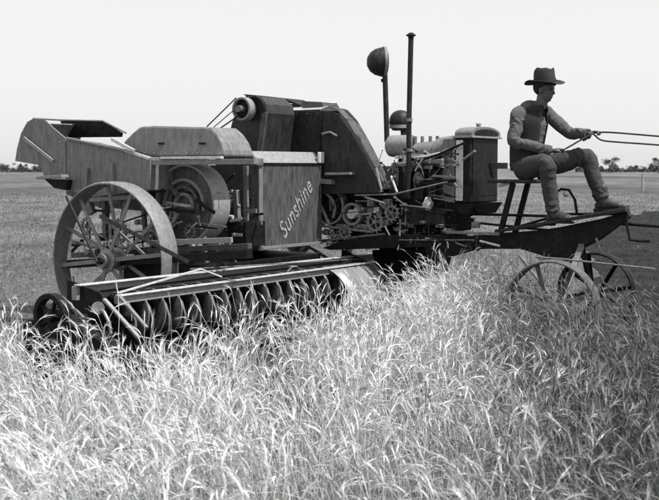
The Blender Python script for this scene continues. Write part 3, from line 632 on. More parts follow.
# air intake: pipe carrying a domed round drum
ia, ib = PB(387, 142, EB+.08), PB(385, 76, EB+.08)
I_ = MB().tube([ia, PB(386, 108, EB+.08), ib, PB(384, 66, EB+.08), PB(381.5, 60, EB+.08)], .028, 14).build('intake_pipe', 'dark', H, smooth=True)
dc = PB(381.5, 62, EB+.08); b = MB()
b.lathe(dc, (1, .9, 0), [(0, -.155), (.05, -.15), (.10, -.12), (.135, -.07), (.152, -.01), (.156, .02), (.15, .045), (.12, .06), (.06, .07), (0, .075)], 36); b.build('intake_drum', 'dark', I_, smooth=True)
MB().ring(dc+V(.022, .02, 0), (1, .9, 0), .163, .15, .03, 40).build('drum_rim', 'rim', I_, smooth=True)
MB().box(PB(381, 82, EB+.04), PB(384, 79, EB+.1)).build('bracket', 'black', I_)
# dome-topped canister between the pipes
dc = PB(400.5, 122, EB+.25); b = MB()
b.lathe(V(dc.x, dc.y, dc.z), (0, 0, 1), [(0, .128), (.04, .122), (.075, .105), (.103, .075), (.12, .035), (.123, -.005), (.115, -.04), (.095, -.075), (.085, -.09), (0, -.09)], 28); cn = b.build('air_cleaner', 'dark', H, smooth=True)
MB().ring(dc+V(0, 0, -.05), (0, 0, 1), .118, .09, .035, 24).build('cleaner_band', 'beam', cn, smooth=True)
MB().cyl(dc+V(.04, 0, -.08), dc+V(.06, 0, -.3), .035, 16).build('cleaner_neck', 'dark', cn, smooth=True)

# --- chassis, tongue, seat and footboard
TB = 3.95
ch = MB().prism(polyB([(322, 248), (345, 240), (400, 234), (470, 236), (520, 233), (560, 227), (600, 219), (627, 211.5), (629, 217), (600, 239), (575, 252), (566, 262), (552, 262), (543, 256), (520, 249), (478, 249), (445, 258), (430, 264), (424, 247), (330, 250)], TB), (0, .09, 0)).build('chassis_beam', 'black', H, bevel=.006)
ch2 = MB().prism(polyB([(345, 240), (400, 234), (470, 236), (520, 233), (560, 227), (580, 223), (583, 224), (570, 232), (550, 240), (478, 249), (440, 255), (350, 262)], TB+.02), (0, .09, 0)); ch2.v = [v+V(0, .62, 0) for v in ch2.v]; ch2.build('chassis_beam', 'black', H, bevel=.006)
MB().prism(polyB([(372, 250), (450, 250), (444, 272), (420, 280), (392, 288), (376, 280)], 4.45), (0, .08, 0)).build('underframe', 'black', H)
za, zb_ = PB(500, 232, TB), PB(627, 211.5, TB)
b = MB(); n_b = 7
def fe(w0): return PB(629, 210, w0+.1).x
for k in range(n_b):
    w0 = TB-.12 + k*(.95/n_b); b.loft([[V(za.x, w0, za.z+.0), V(za.x, w0+.125, za.z), V(za.x, w0+.125, za.z+.028), V(za.x, w0, za.z+.028)], [V(fe(w0), w0, zb_.z), V(fe(w0), w0+.125, zb_.z), V(fe(w0), w0+.125, zb_.z+.028), V(fe(w0), w0, zb_.z+.028)]])
fb = b.build('footboard', 'dark', H, bevel=.003)
MB().bar(PB(447, 232, TB-.02), PB(500, 234, TB-.02), .03, .03).build('side_rail', 'steel', ch)
for x0, y0, x1, y1, bb, m_, r_ in ((468, 214, 548, 216, 4.3, 'black', .014), (468, 222, 556, 231, 4.1, 'black', .012), (478, 238, 556, 216, 4.3, 'black', .013), (556, 214, 624, 214, 4.6, 'black', .014), (398, 240, 475, 240, TB-.02, 'steel', .006), (480, 241, 500, 246, TB-.03, 'bright', .012), (600, 250, 596, 238, 3.9, 'steel', .01)):
    MB().tube([PB(x0, y0, bb), PB(x1, y1, bb)], r_, 8).build('brace_rod', m_, H, smooth=True)
MB().tube([PB(626, 213, TB), PB(627, 226, TB), PB(630, 240, TB), PB(640, 241, TB), PB(650, 241, TB)], .013, 8).build('step_iron', 'black', H, smooth=True)
MB().tube([PB(536, 256, TB-.05), PB(541, 260, TB-.05), PB(549, 258, TB-.05), PB(549, 254, TB-.05)], .009, 8).build('drain_hook', 'steel', H, smooth=True)
# front fork over the wheel
MB().bar(V(W2.x, 3.2, .425), V(W2.x-.1, 3.92, .92), .05, .04).build('wheel_fork', 'steel', H); MB().bar(V(W3.x, 4.6, .40), V(W3.x-.1, 4.5, 1.0), .05, .04).build('wheel_fork', 'black', H)
MB().tube([PB(536, 257, 3.7), PB(562, 259, 3.7), PB(655, 269, 3.7)], .009, 8).build('draw_rod', 'steel', H, smooth=True)
MB().bar(PB(520, 256, 3.75), V(W2.x, 3.2, .425), .025, .025).build('draw_brace', 'steel', H)
MB().tube([PB(600, 222, 4.25), PB(659, 226, 4.25), PB(720, 232, 4.25)], .018, 10).build('draught_pole', 'dark', H, smooth=True)
# seat on a raked post
SP = V(PB(522, 180, 4.25).x, 4.25, PB(522, 180, 4.25).z)
st = MB(); st.prism([SP+V(-.26, -.24, -.03), SP+V(.2, -.24, -.03), SP+V(.24, -.1, -.03), SP+V(.24, .1, -.03), SP+V(.2, .24, -.03), SP+V(-.26, .24, -.03)], (0, 0, .035)); so_ = st.build('seat', 'dark', H, bevel=.012)
MB().bar(SP+V(-.22, -.2, .02), SP+V(-.25, -.2, .16), .03, .03).build('seat_bracket', 'black', so_); MB().bar(SP+V(-.26, -.2, .14), SP+V(-.26, .2, .14), .02, .06).build('seat_back', 'dark', so_)
for s_ in (-.17, .17): MB().bar(V(PB(514, 183, 4.1).x, 4.25+s_, SP.z-.03), V(PB(500, 238, 4.1).x, 4.25+s_, PB(500, 238, 4.1).z), .04, .05).build('seat_post', 'black', so_)
MB().bar(PB(499, 186, 4.2), PB(514, 182, 4.2), .04, .03).build('seat_spring', 'bright', so_)
# foot lever with bright knob in front of the seat
MB().tube([PB(556, 214, 4.5), PB(557, 192, 4.5), PB(561, 189, 4.5), PB(569, 190, 4.5), PB(575, 200, 4.5), PB(577, 214, 4.5)], .014, 10).build('foot_lever', 'black', H, smooth=True)
MB().ell(PB(566, 194, 4.45), .03, .03, .03).build('lever_knob', 'bright', H, smooth=True)

# ------------------------------------------------------------------ the driver
DB = 4.25
base = V(SP.x, DB, SP.z)
P = empty('person', tuple(base)); P['_org'] = tuple(base)
tag(P, 'driver in felt hat and dark waistcoat seated holding the reins', 'person')
j = dict(pelvis=PB(527, 167, DB), waist=PB(527, 147, DB), chest=PB(529, 124, DB), ub=PB(532, 111, DB), neck=PB(541, 104, DB), head=PB(544.5, 90, DB),
    shn=PB(518, 115, 4.06), shf=PB(546, 113, 4.46), eln=PB(514, 141, 3.98), elf=PB(569, 133, 4.52), wrn=PB(551, 151, 4.2), wrf=PB(588, 134, 4.42),
    hpn=PB(524, 169, 4.14), hpf=PB(536, 168, 4.36), knn=PB(546, 164, 3.88), knf=PB(586, 157, 4.5), ann=PB(553, 211, 3.92), anf=PB(602, 199, 4.52))
def blend(pts, rs, n=5):
    """Catmull-like densify of a limb"""
    P_, R_ = [], []
    for i in range(len(pts)-1):
        p0 = pts[max(i-1, 0)]; p1 = pts[i]; p2 = pts[i+1]; p3 = pts[min(i+2, len(pts)-1)]
        for k in range(n):
            t = k/n; P_.append(.5*((2*p1) + (p2-p0)*t + (2*p0-5*p1+4*p2-p3)*t*t + (3*p1-p0-3*p2+p3)*t*t*t))
            a, c = rs[i], rs[i+1]; a = a if isinstance(a, tuple) else (a, a); c = c if isinstance(c, tuple) else (c, c)
            s_ = t*t*(3-2*t); R_.append((a[0]*(1-s_)+c[0]*s_, a[1]*(1-s_)+c[1]*s_))
    P_.append(pts[-1]); z = rs[-1]; R_.append(z if isinstance(z, tuple) else (z, z)); return P_, R_
def limb(b, pts, rs, n=16, k=5):
    a, c = blend(pts, rs, k); b.tube(a, c, n)
    b.ell(pts[0], c[0][0], c[0][0], c[0][0]); b.ell(pts[-1], c[-1][0]*.97, c[-1][0]*.97, c[-1][0]*.97)
fwd = V(1, 0, 0)
hd_rot = Matrix.Rotation(rad(8), 3, 'Y')
def hp_(x, y, z): return j['head'] + hd_rot @ V(x, y, z)
B = MB()
limb(B, [j['pelvis'], j['waist'], j['chest'], j['ub']], [(.10, .15), (.095, .135), (.115, .16), (.09, .13)])
limb(B, [j['ub'], j['neck'], hp_(-.01, 0, -.06)], [.07, .058, .055])
B.ell(hp_(-.01, 0, .03), .098, .075, .10, hd_rot); B.ell(hp_(.02, 0, -.04), .072, .06, .075, hd_rot); B.ell(hp_(.045, 0, -.085), .035, .036, .028, hd_rot)   # skull, face, chin
B.ell(hp_(.078, 0, .028), .018, .05, .012, hd_rot)                                                                  # brow
B.tube([hp_(.082, 0, .015), hp_(.104, 0, -.022), hp_(.088, 0, -.034)], [.009, .014, .01], 10)                        # nose
B.ell(hp_(.080, 0, -.054), .012, .024, .006, hd_rot); B.ell(hp_(.078, 0, -.066), .011, .02, .006, hd_rot)              # lips
for s_ in (-1, 1):
    B.ell(hp_(.055, s_*.04, -.015), .022, .018, .02, hd_rot)                                                        # cheeks
    B.ell(hp_(-.005, s_*.078, -.008), .02, .008, .032, hd_rot)                                                      # ears
for s_, e_, w_ in (('shn', 'eln', 'wrn'), ('shf', 'elf', 'wrf')):
    limb(B, [j['ub'].lerp(j[s_], .5), j[s_], j[s_].lerp(j[e_], .5), j[e_], j[e_].lerp(j[w_], .4), j[w_]], [.06, .055, .048, .04, .04, .026])
for h_, k_, a_ in (('hpn', 'knn', 'ann'), ('hpf', 'knf', 'anf')):
    limb(B, [j[h_], j[h_].lerp(j[k_], .5), j[k_], j[k_].lerp(j[a_], .35), j[a_]], [.085, .075, .055, .055, .036])
# hands: palm, four bent fingers and a thumb, closed round the rein
def hand(B, wr, dirv, upv, side, curl=1.):
    d = dirv.normalized(); u = (upv - d*upv.dot(d)).normalized(); s_ = d.cross(u)*side
    B.ell(wr+d*.045, .05, .05, .05, None, 12, 8) if False else None
    rings = []
    for t, wd, hh in ((-.01, .026, .022), (.02, .034, .02), (.05, .042, .018), (.085, .042, .014), (.095, .036, .01)):
        c = wr+d*t; rings.append([c+s_*(math.cos(q)*wd)+u*(math.sin(q)*hh) for q in [2*math.pi*i/14 for i in range(14)]])
    B.loft(rings)
    for i, ln in enumerate((.9, 1., .95, .75)):
        off = s_*(.03-.02*i); k0 = wr+d*.088+off
        p1 = k0+d*.032*ln-u*.006; p2 = p1+d*.006*ln-u*.026*ln*curl; p3 = p2-d*.018*ln-u*.008
        B.tube([k0-d*.015, k0, p1, p2, p3], [.009, .0095, .0085, .008, .0065], 10); B.ell(p3, .0065, .0065, .0065, None, 8, 6)
    t0_ = wr+d*.025+s_*.03; t1_ = t0_+d*.03+s_*.018-u*.012; t2_ = t1_+d*.028-s_*.012-u*.014
    B.tube([t0_, t1_, t2_], [.013, .011, .008], 10); B.ell(t2_, .008, .008, .008, None, 8, 6)
dn = (PB(566, 148, 4.28)-j['wrn']); df = (PB(600, 130.5, 4.40)-j['wrf'])
hand(B, j['wrn'], dn, V(0, 0, 1), 1); hand(B, j['wrf'], df, V(0, 0, 1), 1)
bo = B.build('body', 'skin', P, remesh=.0045)
hr = MB(); hr.ell(hp_(-.03, 0, .025), .088, .081, .085, hd_rot); hr.build('hair', 'vest', P, smooth=True)
for s_ in (-1, 1): MB().ell(hp_(.078, s_*.03, .008), .011, .013, .008).build('eye', 'hat', P, smooth=True)
# shirt with sleeves: every sleeve and leg carries pressed-in diagonal creases
def cloth(b, pts, rs, seed, amp=.009, n=56, k=14, joints=(), hem=None):
    r = random.Random(seed); a, c = blend(pts, rs, k); acc = 0; S_ = [0]
    for i in range(1, len(a)): acc += (a[i]-a[i-1]).length; S_.append(acc)
    waves = [(r.uniform(25, 95), r.uniform(-3.5, 3.5), r.uniform(0, 6.3), r.uniform(1, 3), r.uniform(0, 6.3)) for _ in range(5)]
    rings = []; up = None
    for i, p in enumerate(a):
        t = (a[min(i+1, len(a)-1)] - a[max(i-1, 0)]).normalized()
        if up is None:
            ref = V(0, 0, 1) if abs(t.z) < .9 else V(1, 0, 0); up = (ref - t*ref.dot(t)).normalized()
        else: up = (up - t*up.dot(t)).normalized()
        sd_ = t.cross(up); ra, rb = c[i]; ring = []
        jw = .45 + sum(1.0*math.exp(-((S_[i]-jt*acc)/.07)**2) for jt in joints)
        fl = 1.0
        if hem and acc-S_[i] < .05: fl = 1 + hem*(1-(acc-S_[i])/.05)
        for q in range(n):
            th = 2*math.pi*q/n; f = 0
            for (w1, w2, ph, m_, ph2) in waves:
                x = w1*S_[i] + w2*math.sin(th+ph2) + ph; g_ = (1-abs(math.sin(x/2)))**2.2; f += g_*max(0, math.sin(m_*th+ph2+S_[i]*7))
            d = (f-.55)*amp*jw
            ring.append(p + up*(math.cos(th)*(ra*fl+d)) + sd_*(math.sin(th)*(rb*fl+d)))
        rings.append(ring)
    b.loft(rings)
b = MB()
cloth(b, [j['pelvis']+V(0, 0, .03), j['waist'], j['chest'], j['ub'], j['ub'].lerp(j['neck'], .5)], [(.145, .19), (.145, .185), (.16, .205), (.12, .17), (.06, .07)], 2, .01, joints=(.3,))
for sd0, (s_, e_, w_) in enumerate((('shn', 'eln', 'wrn'), ('shf', 'elf', 'wrf'))):
    cloth(b, [j['ub'].lerp(j[s_], .5), j[s_], j[s_].lerp(j[e_], .5), j[e_], j[e_].lerp(j[w_], .45), j[e_].lerp(j[w_], .95)], [.072, .076, .068, .062, .054, .046], 20+sd0, .010, joints=(.25, .58, .9), hem=.12)
for s_ in (-1, 1):      # collar points
    n_ = j['neck']; b.prism([n_+V(-.06, s_*.045, .015), n_+V(.035, s_*.055, -.01), n_+V(.06, s_*.03, -.06), n_+V(.055, s_*.012, -.02), n_+V(-.02, s_*.05, .03)], (0, s_*.012, .004))
so2 = b.build('shirt', 'shirt', P, remesh=.0045); so2.modifiers['s'].iterations = 1
b = MB(); b.ring(j['neck']+V(-.008, 0, -.005), (.35, 0, 1), .068, .055, .04, 28); b.build('collar', 'shirt', so2, smooth=True)
for s_, e_, w_ in (('shn', 'eln', 'wrn'), ('shf', 'elf', 'wrf')):
    d_ = (j[w_]-j[e_]).normalized(); MB().ring(j[e_].lerp(j[w_], .93), d_, .05, .036, .045, 24).build('cuff', 'shirt', so2, smooth=True)
# waistcoat: open-fronted shell round the torso
def shell(rings_pts):
    bb_ = MB(); n = len(rings_pts[0]); vs = [p for r in rings_pts for p in r]
    bb_.add(vs, [[jj*n+i, jj*n+i+1, (jj+1)*n+i+1, (jj+1)*n+i] for jj in range(len(rings_pts)-1) for i in range(n-1)]); return bb_
rp = []
tp, tr_ = blend([j['pelvis']+V(-.0, 0, .05), j['waist'], j['chest'], j['ub'], j['neck']+V(-.015, 0, -.01)], [(.16, .2), (.16, .195), (.178, .215), (.145, .175), (.085, .09)], 6)
for i, (p, (rx, ry)) in enumerate(zip(tp, tr_)):
    t = i/(len(tp)-1); gap = rad(10 + (26*t if t < .9 else 26*t)); row = []
    for k in range(33):
        an = gap + (2*math.pi-2*gap)*k/32
        row.append(p + V(math.cos(an)*rx, math.sin(an)*ry, -.1*max(0, math.cos(an))*t*.2))
    rp.append(row)
vb = shell(rp)
vo = vb.build('waistcoat', 'vest', P, smooth=True); q = vo.modifiers.new('s', 'SOLIDIFY'); q.thickness = .012; q.offset = 1
# armholes are covered by the sleeve heads
b = MB()
for s_, e_ in (('shn', 'eln'), ('shf', 'elf')):
    pass
# trousers
b = MB(); cloth(b, [j['pelvis']+V(-.02, 0, -.05), j['pelvis']+V(-.01, 0, .02), j['pelvis']+V(-.01, 0, .12)], [(.14, .18), (.155, .195), (.14, .18)], 40, .01)
for sd0, (h_, k_, a_) in enumerate((('hpn', 'knn', 'ann'), ('hpf', 'knf', 'anf'))):
    cloth(b, [j[h_], j[h_].lerp(j[k_], .5), j[k_], j[k_].lerp(j[a_], .4), j[k_].lerp(j[a_], 1.0)], [.12, .105, .082, .074, .07], 50+sd0, .012, joints=(.12, .48, .95), hem=.1)
tro = b.build('trousers', 'trousers', P, remesh=.005); tro.modifiers['s'].iterations = 1
# boots: shaft, vamp and toe cap over a welted sole and heel
for a_, tx in (('ann', V(.23, -.05, 0)), ('anf', V(.23, .02, 0))):
    an = j[a_]; b = MB(); dd = tx.normalized(); ss = V(-dd.y, dd.x, 0)
    limb(b, [an+V(0, 0, .10), an+V(-.005, 0, 0), an+V(0, 0, -.04)], [.055, .052, .05])
    limb(b, [an-dd*.03+V(0, 0, -.062), an+dd*.06+V(0, 0, -.045), an+dd*.13+V(0, 0, -.058), an+dd*.18+V(0, 0, -.064)], [.042, (.052, .046), (.042, .05), (.036, .048)])
    o = b.build('boot', 'boot', P, remesh=.005)
    b = MB(); out_ = [(-.075, -.03), (-.075, .03), (.02, .042), (.13, .056), (.21, .042), (.235, 0), (.21, -.042), (.13, -.056), (.02, -.042)]
    b.prism([an+dd*x+ss*y+V(0, 0, -.112) for x, y in out_], (0, 0, .02)); b.prism([an+dd*x+ss*y+V(0, 0, -.138) for x, y in ((-.073, -.03), (-.073, .03), (.01, .038), (.01, -.038))], (0, 0, .025)); b.build('sole', 'band', o, bevel=.004)
    for q in range(4): MB().tube([an+dd*(.055+.02*q)+ss*.022+V(0, 0, .012-.016*q), an+dd*(.06+.02*q)+V(0, 0, .016-.016*q), an+dd*(.055+.02*q)-ss*.022+V(0, 0, .012-.016*q)], .0035, 6).build('lace', 'band', o, smooth=True)
# hat: tall creased crown, band and curling brim
hc = hp_(-.008, 0, .058); hr_ = Matrix.Rotation(rad(-4), 3, 'Y')
def hring(r1, r2, z, dip=0, roll=0):
    out = []
    for i in range(40):
        an = 2*math.pi*i/40; x, y = r1*math.cos(an), r2*math.sin(an)
        zz = z + roll*(math.sin(an)**2)*(1+.35*math.sin(an*1+.6)) + (.004*math.sin(3*an+1)+.003*math.sin(5*an) if z > -.03 else 0)*(1+.8*(abs(z) > .1)) + .012*math.sin(2*an+.4)*(roll > .02) - dip*math.exp(-(y/.035)**2) - (.018*math.cos(an) if roll else 0)
        out.append(hc + hr_ @ V(x, y, zz))
    return out
b = MB(); b.loft([hring(.115, .097, -.02), hring(.112, .094, .0), hring(.106, .089, .06), hring(.103, .083, .11), hring(.098, .078, .135), hring(.085, .066, .150, .02), hring(.05, .04, .148, .04), hring(.012, .01, .142, .042)], cap=True)
hato = b.build('hat', 'hat', P, smooth=True)
b = MB(); b.loft([hring(.108, .09, .002, 0, .0), hring(.15, .13, -.002, 0, .014), hring(.19, .165, -.012, 0, .042), hring(.198, .17, -.010, 0, .050), hring(.19, .165, -.006, 0, .048), hring(.15, .13, .006, 0, .02), hring(.112, .094, .014, 0, .002)], cap=False, closed=False)
b.build('hat_brim', 'hat', hato, smooth=True)
b = MB(); b.loft([hring(.1145, .097, .012), hring(.1125, .0955, .045)], cap=False); o = b.build('hat_band', 'band', hato, smooth=True)
b = MB(); q = hc + hr_ @ V(.108, 0, .04); b.ell(q+V(-.02, .05, .0), .03, .02, .035); 
# reins: two straps, plus the loose end across the lap
def rein(pts, label, w_=.012, t_=.0035):
    org = pts[0]; o = MB()
    ps, rs = blend(pts, [(w_, t_)]*len(pts), 8)
    o.tube(ps, rs, 8); ob = o.build('rein', 'leather', None, smooth=True, org=tuple(org))
    ob.location = world(org); ob.rotation_euler = (0, 0, -TH)
    return tag(ob, label, 'rein', 'reins held by the driver')
hf = j['wrf'] + df.normalized()*.11 - V(0, 0, .015)
rein([PB(553, 153, 4.18), PB(563, 150, 4.24), PB(580, 140.5, 4.3), PB(592, 134, 4.36), hf+V(0, -.01, 0), PB(612, 132.5, 4.35), PB(659, 136.3, 4.3), PB(700, 139.6, 4.3), PB(760, 144, 4.3)], 'upper leather rein running from the lap through the driver\'s raised hand', .008, .003)
rein([hf+V(-.05, 0, .0), hf+V(-.03, 0, -.025), PB(602, 140.3, 4.4), PB(618, 142.1, 4.4), PB(638, 143.5, 4.4), PB(659, 145, 4.4), PB(700, 148, 4.4), PB(760, 152, 4.4)], 'lower leather rein leaving the underside of the raised hand', .008, .003)

# ------------------------------------------------------------------ crop, stubble
def inwheat(x, y):
    a = (x-O.x)*T.x+(y-O.y)*T.y; bq = (x-O.x)*L.x+(y-O.y)*L.y
    front = (a > 1.0+.6*np.clip((3.3-bq)/1.5, 0, 1)+.12*np.sin(bq*6)) & (bq > -.35) & (bq < 4.15)
    front &= ~((a > 1.5) & (bq > 4.1-.95*(a-1.7)))
    front &= ~((np.abs(a-W2.x-.05) < .5) & (bq > 2.9) & (bq < 3.3))
    leftp = (bq <= -.35) & (y < 6.4+.4*np.sin(x*2.1)+.25*np.sin(x*5.3))
    return (front | leftp) & ((x*x+y*y) > 1.2)
def ribbon_mesh(name, mat_, label, cat, parts):
    vs = np.concatenate([p[0] for p in parts]); off = 0; fl = []; tn = []
    for p in parts:
        fl.append(p[1]+off); off += len(p[0]); tn.append(p[2])
    fs = np.concatenate(fl); tint = np.concatenate(tn)
    me = bpy.data.meshes.new(name); me.vertices.add(len(vs)); me.vertices.foreach_set('co', vs.astype(np.float32).ravel())
    me.loops.add(len(fs)*4); me.loops.foreach_set('vertex_index', fs.astype(np.int32).ravel())
    me.polygons.add(len(fs)); me.polygons.foreach_set('loop_start', np.arange(0, len(fs)*4, 4, dtype=np.int32))
    me.update(calc_edges=True)
    at = me.attributes.new('tint', 'FLOAT', 'POINT'); at.data.foreach_set('value', tint.astype(np.float32))
    me.materials.append(M[mat_]); o = bpy.data.objects.new(name, me); C.objects.link(o)
    return tag(o, label, cat, kind='stuff')
def tubes(path, rad_, sides, tint):
    """path N,K,3 ; rad_ N,K ; -> vertices, quads, tint"""
    N, K, _ = path.shape
    t = np.gradient(path, axis=1); t /= np.linalg.norm(t, axis=2, keepdims=True)+1e-9
    ref = rng.normal(size=(N, 1, 3)); s = np.cross(t, ref); s /= np.linalg.norm(s, axis=2, keepdims=True)+1e-9; u = np.cross(t, s)
    if sides == 2:
        v = np.stack([path - s*rad_[..., None], path + s*rad_[..., None]], axis=2)
    else:
        an = np.arange(sides)*2*np.pi/sides
        v = path[:, :, None, :] + (s[:, :, None, :]*np.cos(an)[None, None, :, None] + u[:, :, None, :]*np.sin(an)[None, None, :, None])*rad_[:, :, None, None]
    S_ = v.shape[2]; idx = np.arange(N*K*S_).reshape(N, K, S_)
    if sides == 2: f = np.stack([idx[:, :-1, 0], idx[:, :-1, 1], idx[:, 1:, 1], idx[:, 1:, 0]], axis=-1).reshape(-1, 4)
    else:
        nx = np.roll(idx, -1, axis=2); f = np.stack([idx[:, :-1], nx[:, :-1], nx[:, 1:], idx[:, 1:]], axis=-1).reshape(-1, 4)
    return v.reshape(-1, 3), f, np.repeat(tint, K*S_)
def make_wheat(xy, hmean=.60):
    N = len(xy); az = rng.uniform(0, 2*np.pi, N); 
    patch = np.sin(xy[:, 0]*1.7+1)*np.cos(xy[:, 1]*1.3)*.5 + np.sin(xy[:, 0]*4.1+xy[:, 1]*3.3)*.5
    prev = 2.2 + .9*np.sin(xy[:, 0]*.9+xy[:, 1]*.7); use = rng.random(N) < .45; az = np.where(use, prev+rng.normal(0, .6, N), az)
    Hh = hmean*(1+.07*patch+rng.normal(0, .11, N)); lean = np.abs(rng.normal(.08, .15, N)) + (rng.random(N) < .13)*rng.uniform(.3, 1.2, N)
    d = np.stack([np.cos(az), np.sin(az), np.zeros(N)], 1); K = 8
    t = np.linspace(0, 1, K)[None, :, None]
    drp = np.abs(rng.normal(.1, .75, N))
    th = (lean[:, None, None])*t**1.2*1.3 + drp[:, None, None]*np.clip((t-.5)/.5, 0, 1)**1.3
    step = Hh[:, None, None]/(K-1)
    dirs = d[:, None, :]*np.sin(th) + np.array([0, 0, 1.])[None, None, :]*np.cos(th)
    wob = np.cumsum(rng.normal(0, .06, (N, K, 3)), axis=1)
    dirs = dirs + wob; path = np.cumsum(dirs*step, axis=1) - dirs[:, :1]*step
    path[:, :, 0] += xy[:, 0:1]; path[:, :, 1] += xy[:, 1:2]
    tint = np.clip(rng.normal(.66, .22, N) + .1*patch - .95*np.clip((xy[:, 0]-.12*xy[:, 1]+.15)/1.0, 0, 1) + .1*np.clip((-xy[:, 0])/1.5, 0, 1), 0, 1)  # crop darkening towards the right is put into the stalk tint
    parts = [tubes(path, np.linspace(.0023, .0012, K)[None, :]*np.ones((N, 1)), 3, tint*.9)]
    # nodding head
    K2 = 13; hl = rng.uniform(.04, .07, N); nod = np.abs(rng.normal(.5, .5, N)) 
    th0 = lean*1.3+drp; t2 = np.linspace(0, 1, K2)[None, :]
    th2 = th0[:, None] + nod[:, None]*t2
    hd2 = d[:, None, :]*np.sin(th2)[..., None] + np.array([0, 0, 1.])*np.cos(th2)[..., None]
    hp2 = path[:, -1:, :] + np.cumsum(hd2*(hl[:, None, None]/(K2-1)), axis=1) - hd2[:, :1]*(hl[:, None, None]/(K2-1))
    prof = np.array([.0012, .0040, .0030, .0048, .0031, .0050, .0031, .0048, .0029, .0044, .0026, .0034, .0005])
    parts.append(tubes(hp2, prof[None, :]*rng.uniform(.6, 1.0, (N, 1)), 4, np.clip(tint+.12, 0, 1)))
    # awns
    for q in range(10):
        s0 = hp2[:, 2+q, :]; dd = hd2[:, 2+q, :] + rng.normal(0, .17, (N, 3)); dd /= np.linalg.norm(dd, axis=1, keepdims=True)
        ln = rng.uniform(.03, .065, N)[:, None]; pa = np.stack([s0, s0+dd*ln*.5, s0+dd*ln+np.array([0, 0, -.006])], 1)
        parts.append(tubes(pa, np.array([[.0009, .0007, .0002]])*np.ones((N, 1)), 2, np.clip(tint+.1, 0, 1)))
    # leaves
    for q in range(4):
        sel = rng.random(N) < (.7 if q < 2 else .35); n = sel.sum(); k0 = rng.integers(1, 6, N)[sel]; s0 = path[sel, k0, :]
        az2 = rng.uniform(0, 2*np.pi, n); e = np.stack([np.cos(az2), np.sin(az2), np.zeros(n)], 1); ln = rng.uniform(.08, .24, n)
        K3 = 6; t3 = np.linspace(0, 1, K3)[None, :]; el0 = rng.uniform(.3, 1.3, n)[:, None]; th3 = el0 - t3*rng.uniform(1.0, 3.0, n)[:, None]
        dd = e[:, None, :]*np.cos(th3)[..., None] + np.array([0, 0, 1.])*np.sin(th3)[..., None] + np.cumsum(rng.normal(0, .08, (n, K3, 3)), axis=1)
        pa = s0[:, None, :] + np.cumsum(dd*(ln[:, None, None]/K3), axis=1); pa = np.concatenate([s0[:, None, :], pa], 1)
        wd = np.array([.5, 1, 1, .9, .7, .45, .08])[None, :]*rng.uniform(.0005, .0017, n)[:, None]
        pa[:, :, 2] = np.maximum(pa[:, :, 2], .01)
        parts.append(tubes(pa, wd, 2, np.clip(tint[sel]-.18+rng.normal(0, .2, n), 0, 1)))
    return parts
NW = 215000
xy = np.stack([rng.uniform(-4.6, 4.6, NW), rng.uniform(1.2, 11.6, NW)], 1)
keep = inwheat(xy[:, 0], xy[:, 1]) & (np.abs(xy[:, 0]) < .42*xy[:, 1]+.9)
clump = (np.sin(xy[:, 0]*9+np.sin(xy[:, 1]*7)*1.5)*np.sin(xy[:, 1]*8+np.sin(xy[:, 0]*6)) + 1)/2
big = (np.sin(xy[:, 0]*3.1+np.sin(xy[:, 1]*2.3)*2)*np.cos(xy[:, 1]*2.7+xy[:, 0])+1)/2
keep &= rng.random(NW) < (.06+.94*clump**1.6)*(.5+.5*big)
xy = xy[keep]
hc_ = np.stack([rng.uniform(-3.2, 3.2, 520), rng.uniform(2, 10, 520)], 1); hr2 = rng.uniform(.05, .15, 520)
dmin = np.ones(len(xy), bool)
for (hx, hy), hr_r in zip(hc_, hr2): dmin &= ((xy[:, 0]-hx)**2 + ((xy[:, 1]-hy)*.8)**2) > hr_r**2
xy = xy[dmin]
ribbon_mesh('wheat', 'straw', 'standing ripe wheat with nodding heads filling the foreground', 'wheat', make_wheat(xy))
# cut stubble and loose straw elsewhere
def make_stubble():
    N = 90000; r = 4 + 70*rng.random(N)**2.0; an = rng.uniform(-.42, .42, N); x = r*np.sin(an); y = r*np.cos(an)
    aa = (x-O.x)*T.x+(y-O.y)*T.y; bq_ = (x-O.x)*L.x+(y-O.y)*L.y
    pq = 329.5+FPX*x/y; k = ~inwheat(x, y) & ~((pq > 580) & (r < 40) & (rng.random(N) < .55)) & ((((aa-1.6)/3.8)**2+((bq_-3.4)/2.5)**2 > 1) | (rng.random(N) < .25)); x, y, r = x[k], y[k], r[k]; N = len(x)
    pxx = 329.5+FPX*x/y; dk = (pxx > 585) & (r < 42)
    Hh = rng.uniform(.05, .15, N)*np.where(r < 12, 1, .75); az = rng.uniform(0, 2*np.pi, N); lean = np.abs(rng.normal(.3, .35, N)); lean = np.where(rng.random(N) < .25, rng.uniform(1.0, 1.5, N), lean)
    K = 4; t = np.linspace(0, 1, K)[None, :]; th = lean[:, None]*(.5+.8*t)
    d = np.stack([np.cos(az), np.sin(az), np.zeros(N)], 1)
    dirs = d[:, None, :]*np.sin(th)[..., None] + np.array([0, 0, 1.])*np.cos(th)[..., None]
    pa = np.cumsum(dirs*(Hh[:, None, None]/K), axis=1); pa[:, :, 0] += x[:, None]; pa[:, :, 1] += y[:, None]; pa[:, :, 2] = np.maximum(pa[:, :, 2], .006)
    w_ = (.0016+.0002*r)[:, None]*np.array([[1, 1, .9, .4]])
    patch = .5+.5*np.sin(x*.5+np.sin(y*.4)*2)*np.cos(y*.35+x*.2)
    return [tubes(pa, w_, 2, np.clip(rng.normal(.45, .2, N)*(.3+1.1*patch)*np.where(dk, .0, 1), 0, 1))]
ribbon_mesh('stubble', 'stub', 'short dull stubble and loose straw on the open paddock', 'stubble', make_stubble())

